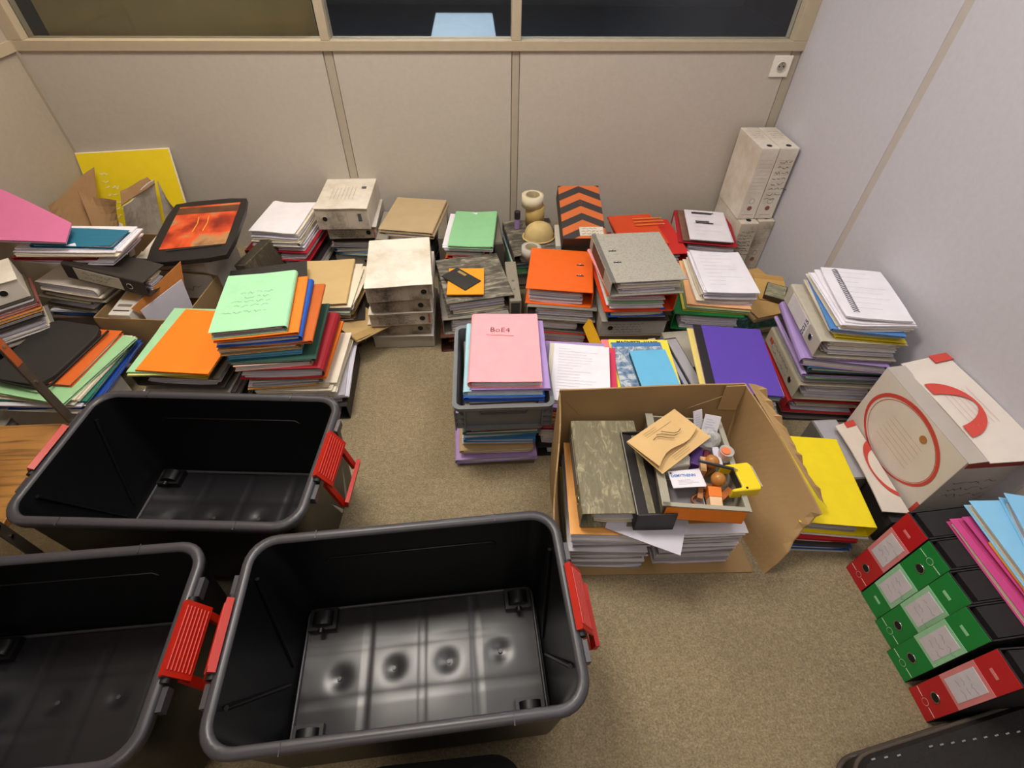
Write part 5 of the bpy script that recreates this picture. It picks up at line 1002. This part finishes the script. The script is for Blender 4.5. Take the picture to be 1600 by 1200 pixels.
K = mat('211e1e', .5, .1, 40); q = MB(); q.box(-.045, -.041, -.135, .135, 0, .082, K); q.box(-.045, .06, -.135, -.131, 0, .078, K); q.box(-.045, .06, .131, .135, 0, .082, K); q.box(-.045, .06, -.135, .135, 0, .004, K); q.build('shell', t)
q = MB(); q.poly([(-.041, -.133, .078), (-.041, .133, .078), (.058, .133, .05), (.058, -.133, .05)], .003, mat('2b2827', .5, .1, 40)); q.build('sloping_top', t)
q = MB(); q.tube([(-.043, -.135, .083), (-.043, .135, .083)], .0018, mat('8d8a86', .5), 6); q.build('worn_edge', t)
# grey drawer
GD = mat('a5a090', .5, .04, 30); GD2 = mat('7c7464', .5, .04, 30)
DX, DY, DZ = .566, .778, .248
t = thing('drawer', 'grey plastic drawer with an orange front label, full of small office things', 'drawer', (DX, DY, DZ), -.13, tilt=(-.09, .0))
q = MB(); q.box(-.105, .105, -.155, .17, 0, .004, GD2); q.box(-.105, -.100, -.155, .17, 0, .058, GD2); q.box(.100, .105, -.155, .17, 0, .050, GD); q.box(-.105, .105, .165, .170, 0, .058, GD); q.box(-.105, .105, -.155, -.150, 0, .058, GD2); q.build('tray', t)
q = MB(); q.box(-.112, -.090, -.160, .175, .058, .062, GD); q.box(-.110, .106, -.160, -.148, .058, .062, GD); q.box(.098, .112, -.16, .175, .056, .060, GD); q.build('rim', t)
q = MB(); q.box(-.100, .102, -.160, -.156, .008, .055, mat('f98a24', .5, .02)); q.build('orange_label', t)
def indr(x, y, z=0): # a point of the drawer floor
    c, s_ = math.cos(-.13), math.sin(-.13); return (DX + x * c - y * s_, DY + x * s_ + y * c, DZ + .008 + z - .09 * y)
t = thing('plastic_case', 'clear square case lying in the front of the grey drawer', 'case', indr(-.035, -.095), -.10); MB().slab(0, 0, 0, .10, .11, .009, 0, mat('7d797c', .15, .05, 20)).build('case', t, bevel=.001); q = MB(); q.tube([(-.05, -.055, .010), (.05, -.055, .010), (.05, .055, .010), (-.05, .055, .010)], .0012, WHITE, 5, True); q.build('case_edge', t)
t = thing('business_card', 'white card with blue lettering on the clear case in the drawer', 'card', indr(-.034, -.062, .052), .0, tilt=(.0, 0)); MB().slab(0, 0, 0, .088, .052, .0014, 0, WHITE).build('card', t)
text(t, 'DEMYTHENN', .011, (-.006, .010, .0018), (0, 0, 0), mat('3f7ac0', .6), 'lettering', .0003); q = MB(); bars(q, .005, -.010, .06, .016, 4, PENC, .0018, th=.0006); q.slab(-.038, .019, .0018, .005, .005, .0002, 0, INK); q.build('printed_text', t)
t = thing('business_card', 'second white card peeking out under the card with blue lettering', 'card', indr(-.032, -.058, .048), .06); MB().slab(0, 0, 0, .090, .054, .0014, 0, WHITE2).build('card', t)
t = thing('eraser_block', 'large white block under the kraft leaflet in the drawer', 'block', indr(-.045, .012), .15); MB().slab(0, 0, 0, .085, .06, .05, 0, mat('ddd8c8', .6, .03), cut=.004).build('block', t, bevel=.006); MB().box(-.043, -.02, -.031, .031, .0, .051, mat('cfcabb', .6)).build('sleeve', t)
t = thing('paper_punch', 'purple and maroon desk tool beside the white block', 'tool', indr(.012, .030), -.4); MB().box(-.016, .016, -.04, .03, 0, .055, mat('4b2a72', .4)).build('purple_body', t, bevel=.004); MB().box(.018, .036, -.045, .03, 0, .048, mat('6a1f30', .4)).build('maroon_body', t, bevel=.004)
WD = mat('b87a3a', .3, .08, 40)
for k, (x, y, a, lab) in enumerate(((.045, .000, .5, 'wooden-knobbed rubber stamp, the farther of the two, by the purple tool'), (.048, -.060, -.4, 'wooden-knobbed rubber stamp, the nearer of the two, by the yellow tape holder'))):
    t = thing('rubber_stamp', lab, 'stamp', indr(x, y), a, 'wooden rubber stamps in the drawer')
    MB().box(-.024, .024, -.011, .011, 0, .016, mat('9c6a38', .5, .08, 40)).build('stamp_base', t, bevel=.002); q = MB(); n = 20
    q.loops([[(rr * math.cos(b), rr * math.sin(b), zz) for b in [2 * math.pi * i / n for i in range(n)]] for rr, zz in ((.008, .016), (.006, .026), (.009, .036), (.016, .046), (.0195, .056), (.018, .066), (.011, .074), (.003, .077))], WD, cap1=True); q.build('knob', t)
t = thing('stamp_pad', 'orange and white ink stamp block in front of the wooden stamps', 'stamp', indr(.036, -.100, .012), -.15, tilt=(.2, 0)); MB().box(-.016, .016, -.03, .0, 0, .03, mat('e8c29a', .5)).build('white_end', t, bevel=.001); MB().box(-.017, .017, .0, .028, 0, .031, mat('e87a1c', .5)).build('orange_end', t, bevel=.001)
t = thing('wood_block', 'orange-brown wooden block right of the orange ink stamp', 'block', indr(.070, -.085, .012), .6); MB().box(-.024, .024, -.009, .009, 0, .018, mat('b5672a', .5, .08, 40)).build('block', t, bevel=.0015)
t = thing('wood_block', 'small tan wooden piece left of the orange ink stamp', 'block', indr(.005, -.085, .012), 1.2); MB().box(-.02, .02, -.007, .007, 0, .016, mat('b07a4c', .5, .08, 40)).build('block', t, bevel=.0015)
t = thing('wood_block', 'tan wooden strip standing left of the farther wooden stamp', 'block', indr(.020, -.010, .01), 1.3); MB().box(-.024, .024, -.008, .008, 0, .05, mat('c99b66', .5, .08, 40)).build('block', t, bevel=.0015)
t = thing('pen', 'dark pen with chrome clip lying across the wooden stamps', 'pen', indr(.045, -.032, .080), -.35); MB().cyl((-.05, 0, .004), .0042, .09, mat('2c2a30', .3), 'x', 12).build('barrel', t); MB().cyl((.04, 0, .004), .0042, .012, CHROME, 'x', 12, r2=.001).build('tip', t); MB().box(-.045, -.01, -.001, .001, .0082, .010, CHROME).build('clip', t)
t = thing('cable_tangle', 'coiled orange cable at the bottom front of the grey drawer', 'cable', indr(.020, -.108, .01), 0); q = MB(); q.tube([((.038 + .004 * math.sin(3 * a)) * math.cos(a), .026 * math.sin(a), .004 + .003 * a / 6) for a in [k * .3 for k in range(38)]], .0028, mat('8c4a26', .5), 6); q.build('cable', t)
t = thing('tape_dispenser', 'yellow tape holder with a clear window, hooked over the right edge of the drawer', 'tape dispenser', indr(.098, -.062, .042), .05)
YP = mat('efd21a', .35, .02); q = MB(); q.poly([(-.035, -.040, 0), (.04, -.040, 0), (.046, -.03, 0), (.046, .035, 0), (.04, .045, 0), (-.035, .042, 0), (-.035, .034, 0), (-.004, .032, 0), (-.004, -.028, 0), (-.035, -.032, 0)], .034, YP); q.build('body', t, bevel=.004)
MB().box(.0475, .050, -.03, .035, .004, .030, mat('b9b6b0', .15)).build('window', t); MB().box(-.006, -.002, -.028, .032, .004, .030, mat('3a3634', .3)).build('dark_inside', t); MB().cyl((.005, -.033, .0345), .003, .001, DARK, n=10).build('screw_hole', t)
PLB = bpy.data.materials.new('clear_bag'); PLB.use_nodes = True; g = PLB.node_tree.nodes['Principled BSDF']; g.inputs['Base Color'].default_value = (.75, .75, .74, 1); g.inputs['Roughness'].default_value = .2; g.inputs['Alpha'].default_value = .45
t = thing('clip_bag', 'crumpled clear bag of grey clips in the far right of the drawer', 'bag', indr(.050, .085, .025), .5)
r = random.Random(51); q = MB(); ls = []
for k in range(9):
    a = -math.pi / 2 + math.pi * k / 8; ls.append([((.045 * math.cos(a) + r.uniform(-.004, .004)) * math.cos(b), (.034 * math.cos(a) + r.uniform(-.004, .004)) * math.sin(b), .030 + .028 * math.sin(a) + r.uniform(-.003, .003)) for b in [2 * math.pi * i / 16 for i in range(16)]])
q.loops(ls, PLB, smooth=False); q.build('bag_film', t)
q = MB()
for k in range(14): M = Matrix.Translation((r.uniform(-.026, .026), r.uniform(-.018, .018), r.uniform(.015, .045))) @ Matrix.Rotation(r.uniform(0, 3), 4, 'Z') @ Matrix.Rotation(r.uniform(-.6, .6), 4, 'X'); q.xbox(M, .022, .006, .004, mat(r.choice(['6d6a66', '8a8780', '3a3836']), .35))
q.build('clips', t, kind='stuff')
for k, (x, y, a, sx) in enumerate(((.045, .145, .3, .03), (.070, .125, -.3, .045))):
    t = thing('paper_tag', ['small white card standing behind the clip bag', 'larger white card with pale blue print behind the clip bag'][k], 'card', indr(x, y, .035), a, tilt=(-.5, 0)); MB().box(-sx / 2, sx / 2, -.0012, .0012, 0, .06, WHITE).build('card', t); q = MB(); bars(q, 0, .03, sx * .7, .04, 5, mat('8a9ac0', .7), -.0016, 'y'); q.build('printed_text', t)
t = thing('marker_cap', 'clear round pot with an orange lid right of the stamps', 'pot', indr(.088, .030, .045), 0); MB().cyl((0, 0, 0), .020, .03, PLB, n=20).build('pot', t); MB().cyl((-.004, -.002, .002), .012, .032, mat('ef7d4c', .5), n=18).build('orange_lid', t)
t = thing('label_strip', 'white ruled plastic strip between the stamps and the orange-lidded pot', 'strip', indr(.066, .025, .05), 1.45); MB().box(-.03, .03, -.009, .009, 0, .006, WHITE2).build('strip', t); q = MB(); bars(q, 0, 0, .012, .05, 8, LINE, .0062); q.build('tick_marks', t)
t = thing('leaflet', 'folded kraft leaflet with printed waves lying askew over the grey drawer', 'leaflet', (.503, .836, .335), .59)
KR = mat('d6b27a', .8, .04, 14, .08)
MB().slab(0, 0, 0, .20, .13, .0016, 0, KR, n=5, zf=lambda u, v: .004 * u).build('back_leaf', t)
MB().patch((-.10, .065, .003), (.10, .065, .003), (-.10, -.050, .012), (.085, -.020, .022), 8, 6, .0014, KR, lambda u, v: (0, .010 * math.sin(6 * u) * v, .006 * math.sin(5 * u + 1) * v)).build('front_leaf', t)
q = MB(); bars(q, .02, -.048, .12, .026, 4, mat('7c6545', .7), .0042, lens=(.5, 1)); bars(q, .01, .045, .12, .02, 3, mat('7c6545', .7), .0075, lens=(.3, .9)); q.build('printed_text', t)
q = MB()
for k in range(3): q.tube([(-.045 + .02 * k + .012 * j, .02 - .006 * j + .008 * math.sin(j * 1.2 + k), .0145 + .001 * j) for j in range(5)], .0010, mat('57452f', .7), 5)
q.build('printed_waves', t)
# ================================================================ right front
q4 = (1.105, .775, -.18)
t_ = pile('of the yellow-topped stack right of the torn carton', (1.000, .805, -.14), (.985, .80, -.10), [
    ('binder', .055, 'f2d90f', 'x', dict(spine='R', slots=0, w=.228, d=.315, dx=.012, ring=False, pc=[GREYP, WHITE2, GREYP], label='bright yellow binder with two ring slots, right of the torn carton')), ('paper', .012, None, 'white and yellow-edged papers', dict(pc=[WHITE, col('d9cf6a'), WHITE2], w=.27, jit=.012)), ('folder', .010, 'b81f28', 'red folder', dict(w=.26, dx=-.01)), ('binder', .035, mat('4a4344', .6), 'dark grey binder', dict(w=.27, ring=False)), ('folder', .016, '1d4c96', 'dark blue folder', dict(w=.26, dx=-.005)), ('folder', .006, '5aa3c0', 'sky blue folder', dict(w=.27)), ('paper', .015, None, 'white papers', dict(w=.24))], seed=60)
W_ = [o for o in C.objects if o.get('label', '').startswith('bright yellow binder')][0]
for px_, py_ in ((1224, 708), (1241, 743)):
    w_ = at(px_, py_, .168); dx_, dy_ = w_[0] - W_.location[0], w_[1] - W_.location[1]; a_ = W_.rotation_euler[2]; xx, y = dx_ * math.cos(a_) + dy_ * math.sin(a_), -dx_ * math.sin(a_) + dy_ * math.cos(a_)
    q = MB(); q.slab(xx, y, .0555, .026, .006, .0006, 0, DARK); q.tube([(xx - .013, y, .0565), (xx - .003, y + .002, .060), (xx + .009, y, .0565)], .0016, CHROME, 5); q.build('ring_slot', W_)
RW_ = mat('d8cec6', .7, .04, 15, .08); RR = mat('c8443a', .6, .04, 20); GS = mat('b3aaa4', .7, .04, 15)
t = thing('red_white_carton', 'upright white storage carton with red ovals, leaning on the right wall', 'box', (1.331, .872, .115), .02)
X, Y, H = .088, .178, .262
q = MB(); q.box(-X, X, -Y, Y, 0, H, RW_); q.build('body', t, bevel=.002)
q = MB(); q.patch((-X, -Y - .004, H), (-X, Y, H), (-X + .055, -Y - .004, H + .006), (-X + .055, Y, H + .006), 2, 2, .003, GS); q.build('top_strip', t)
q = MB(); q.patch((-X + .05, -Y - .01, H + .006), (-X + .05, Y + .01, H + .006), (X - .002, -Y - .03, H + .040), (X - .002, Y + .01, H + .040), 6, 4, .003, RW_, lambda u, v: (0, 0, .004 * math.sin(4 * u))); q.build('lid_flap', t)
def ring(q, cx, cy, a, b, w, m, P, t0=0, t1=6.283, n=44, thin=1.0):
    for i in range(n):
        A1, A2 = t0 + (t1 - t0) * i / n, t0 + (t1 - t0) * (i + 1) / n; w1 = w * (.35 + .65 * abs(math.sin(A1 / 2 + .7))) ; w2 = w * (.35 + .65 * abs(math.sin(A2 / 2 + .7)))
        q.add([P(cx + a * math.cos(A1), cy + b * math.sin(A1)), P(cx + a * math.cos(A2), cy + b * math.sin(A2)), P(cx + (a - w2) * math.cos(A2), cy + (b - w2) * math.sin(A2)), P(cx + (a - w1) * math.cos(A1), cy + (b - w1) * math.sin(A1))], [(0, 1, 2, 3)], m)
side = lambda u, v: (-X - .0012, -u, v)
q = MB(); ring(q, .0, .135, .152, .120, .013, RR, side); ring(q, .004, .133, .136, .108, .002, RR, side); q.build('printed_oval', t, 'printed red oval')
q = MB()
for k in range(6): q.add([side(-.07 + .02 * k * .2, .085 + k * .017), side(.075, .085 + k * .017), side(.075, .086 + k * .017), side(-.07, .086 + k * .017)], [(0, 1, 2, 3)], mat('c58d84', .7))
q.build('ruled_lines', t, kind='stuff')
q = MB(); q.box(-X - .0014, -X, -.178, -.166, .0, .05, RR); q.build('red_mark', t); q = MB(); q.cyl((-X - .002, -.055, .20), .012, .0012, mat('a8713c', .6), 'x', 16); q.build('brown_spot', t)
topP = lambda u, v: (-X + .05 + (X * 2 - .052) * v, -u, H + .0115 + .034 * v + .004 * math.sin(4 * (.5 - u / .36)))
q = MB(); ring(q, .01, .02, .10, .62, .05, RR, lambda u, v: topP(u, max(0.02, v)), 0, 3.14); q.build('printed_oval', t, 'printed red oval')
q = MB()
for k in range(6): q.add([topP(-.05, .2 + k * .1), topP(.08, .2 + k * .1), topP(.08, .207 + k * .1), topP(-.05, .207 + k * .1)], [(0, 1, 2, 3)], mat('c58d84', .7))
q.build('ruled_lines', t, kind='stuff')
q = MB(); q.patch((X - .05, Y + .012, H + .03), (X - .002, Y + .012, H + .041), (X - .05, Y - .02, H + .0315), (X - .002, Y - .02, H + .045), 3, 1, .003, RR); q.build('red_band', t); MB().box(-X * .9, X, -Y - .0014, -Y, H - .028, H - .002, mat('a63a34', .6)).build('red_band', t)
q = MB(); scribble(q, .0, .13, .13, .10, 3, mat('7c3a38', .7), -Y - .0016, plane='y', wid=.002); q.build('printed_lettering', t)
t = thing('red_white_carton', 'white carton flap with a red arc, squeezed left under the upright red-oval carton', 'box', (0, 0, 0))
fa, fb, fc, fd = at(1378, 800, .13), at(1421, 803, .13), at(1304, 667, .15), at(1332, 657, .15)
MB().patch(fa, fb, fc, fd, 4, 6, .004, mat('ddd2c6', .7, .04, 15), lambda u, v: (0, 0, .012 * math.sin(3 * v) * (1 - u))).build('flap', t)
fq = lambda u, v: tuple((fa[i] * (1 - u) + fb[i] * u) * (1 - v) + (fc[i] * (1 - u) + fd[i] * u) * v + (.006 + .012 * math.sin(3 * v) * (1 - u) if i == 2 else 0) for i in range(3))
q = MB(); ring(q, 1.15, .45, .80, .30, .10, RR, lambda u, v: fq(min(u, 1), v), 1.5, 4.8, 40); q.build('printed_oval', t, 'printed red arc')
q = MB(); q.add([fq(.45, .93), fq(.98, .93), fq(.98, 1), fq(.45, 1)], [(0, 1, 2, 3)], RR); q.build('red_mark', t)
t = thing('lever_arch_binder', 'grey binder leaning behind the yellow-topped stack', 'binder', (1.16, .93, .0), .0); MB().box(-.05, .04, -.12, .12, 0, .13, mat('6f6a64', .6, .1, 30)).build('cover', t, bevel=.003); MB().box(-.045, .035, -.115, .115, .13, .132, GREYP).build('papers', t)
t = thing('black_box', 'black box on the floor under the red-oval carton', 'box', (1.30, .80, 0), 0); q = MB(); q.box(-.12, .10, -.13, .15, 0, .112, mat('282324', .6, .1, 30)); q.build('body', t, bevel=.003); MB().box(-.121, .101, -.131, -.10, .085, .1125, mat('332e2e', .6, .1, 30)).build('lid', t)
# five upright binders
cols = ['c41c26', '0e8a3c', '0e8a3c', '0e8a3c', 'c41c26']; tints = ['e08a8c', '9fd8ae', '9fd8ae', '9fd8ae', 'e08a8c']
labs = ['red-spined binder nearest the red-oval carton, first of the upright five', 'green-spined binder with its finger hole at the top, second of the upright five', 'green-spined binder in the middle of the upright five', 'green-spined binder next to the nearest red one', 'red-spined binder nearest the camera, last of the upright five']
BB = mat('232021', .6, .12, 40, .1)
for k in range(5):
    y = [.554, .477, .400, .323, .236][k]; x = [1.056, 1.060, 1.056, 1.044, 1.048][k]
    t = thing('lever_arch_binder', labs[k], 'binder', (x, y, 0), [.07, .07, .07, .07, .0][k], 'upright binders by the right wall')
    W2, hh, TH = .285, .32, .074; M = mat(cols[k], .35, .03, 20)
    q = MB(); q.box(.002, W2, -TH / 2, -TH / 2 + .003, 0, hh, BB); q.box(.002, W2, TH / 2 - .003, TH / 2, 0, hh, BB); q.box(.0, .004, -TH / 2, TH / 2, 0, hh, BB); q.build('cover', t)
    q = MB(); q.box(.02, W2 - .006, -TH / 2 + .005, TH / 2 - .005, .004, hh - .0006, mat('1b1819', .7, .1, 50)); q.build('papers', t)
    q = MB(); q.box(-.0014, .0, -TH / 2 + .001, TH / 2 - .001, .001, hh - .001, M); q.build('spine', t, ['red', 'green', 'green', 'green', 'red'][k] + ' glossy spine')
    flip = k == 1; F = (lambda z: hh - z) if flip else (lambda z: z)
    z0, z1 = sorted((F(.125), F(.245))); q = MB(); q.box(-.0022, -.0014, -TH / 2 + .001, TH / 2 - .001, z0, z1, mat(tints[k], .5)); q.build('label_field', t)
    z0, z1 = sorted((F(.135), F(.235))); q = MB(); q.box(-.0030, -.0022, -TH / 2 + .012, TH / 2 - .012, z0, z1, mat('d8d2dc', .7)); lb = q.build('label', t)
    q = MB(); scribble(q, 0, (z0 + z1) / 2, .036, .06, 3, mat('8f8a9c', .7), -.0034, plane='x', wid=.001); q.build('handwriting', lb)
    q = MB(); q.cyl((-.0030, 0, F(.075)), .0125, .002, CHROME, 'x', 20, hole=.0105); q.cyl((-.0024, 0, F(.075)), .0105, .001, DARK, 'x', 20); q.build('finger_ring', t)
    q = MB(); LM = mat('e9cfc8', .5) if k in (0, 4) else mat('cfe8cf', .5); zz = F(.035)
    q.box(-.0020, -.0014, -TH / 2 + .003, -.012, zz - .0008, zz + .0008, LM); q.box(-.0020, -.0014, .012, TH / 2 - .003, zz - .0008, zz + .0008, LM)
    ring(q, 0, zz, .009, .010, .0014, LM, lambda u, v: (-.0022, u, v), n=16); q.box(-.0020, -.0014, -.011, .011, F(.275) - .004, F(.275) + .004, mat(tints[k], .5)); q.build('printed_mark', t)
pile('on top of the upright binders at the right edge', (1.285, .435, -.04), (1.28, .39, .02), [
    ('folder', .020, '86c4ec', 'pale blue folder', dict(w=.20, d=.26, pc=[CREAM, GREYP], dx=.02, dr=-.22, label='sky blue folder turned askew on top of the upright binders', spine='R')), ('folder', .020, '8ac8ee', 'x', dict(w=.24, d=.33, spine='R', pc=[CREAM, CREAM], label='sky blue folder lying straight on the upright binders')), ('folder', .010, 'f2b84c', 'amber folder', dict(w=.24, d=.25, dx=.0, dy=-.05)), ('folder', .014, 'c84a8c', 'magenta folder', dict(w=.25, pc=[CREAM, WHITE2], spine='R')), ('folder', .014, 'cc4a8c', 'pink-magenta folder', dict(w=.25, dx=-.02, dy=.01, pc=[CREAM, CREAM], spine='R'))], seed=61, z0=.3205, js=.004)
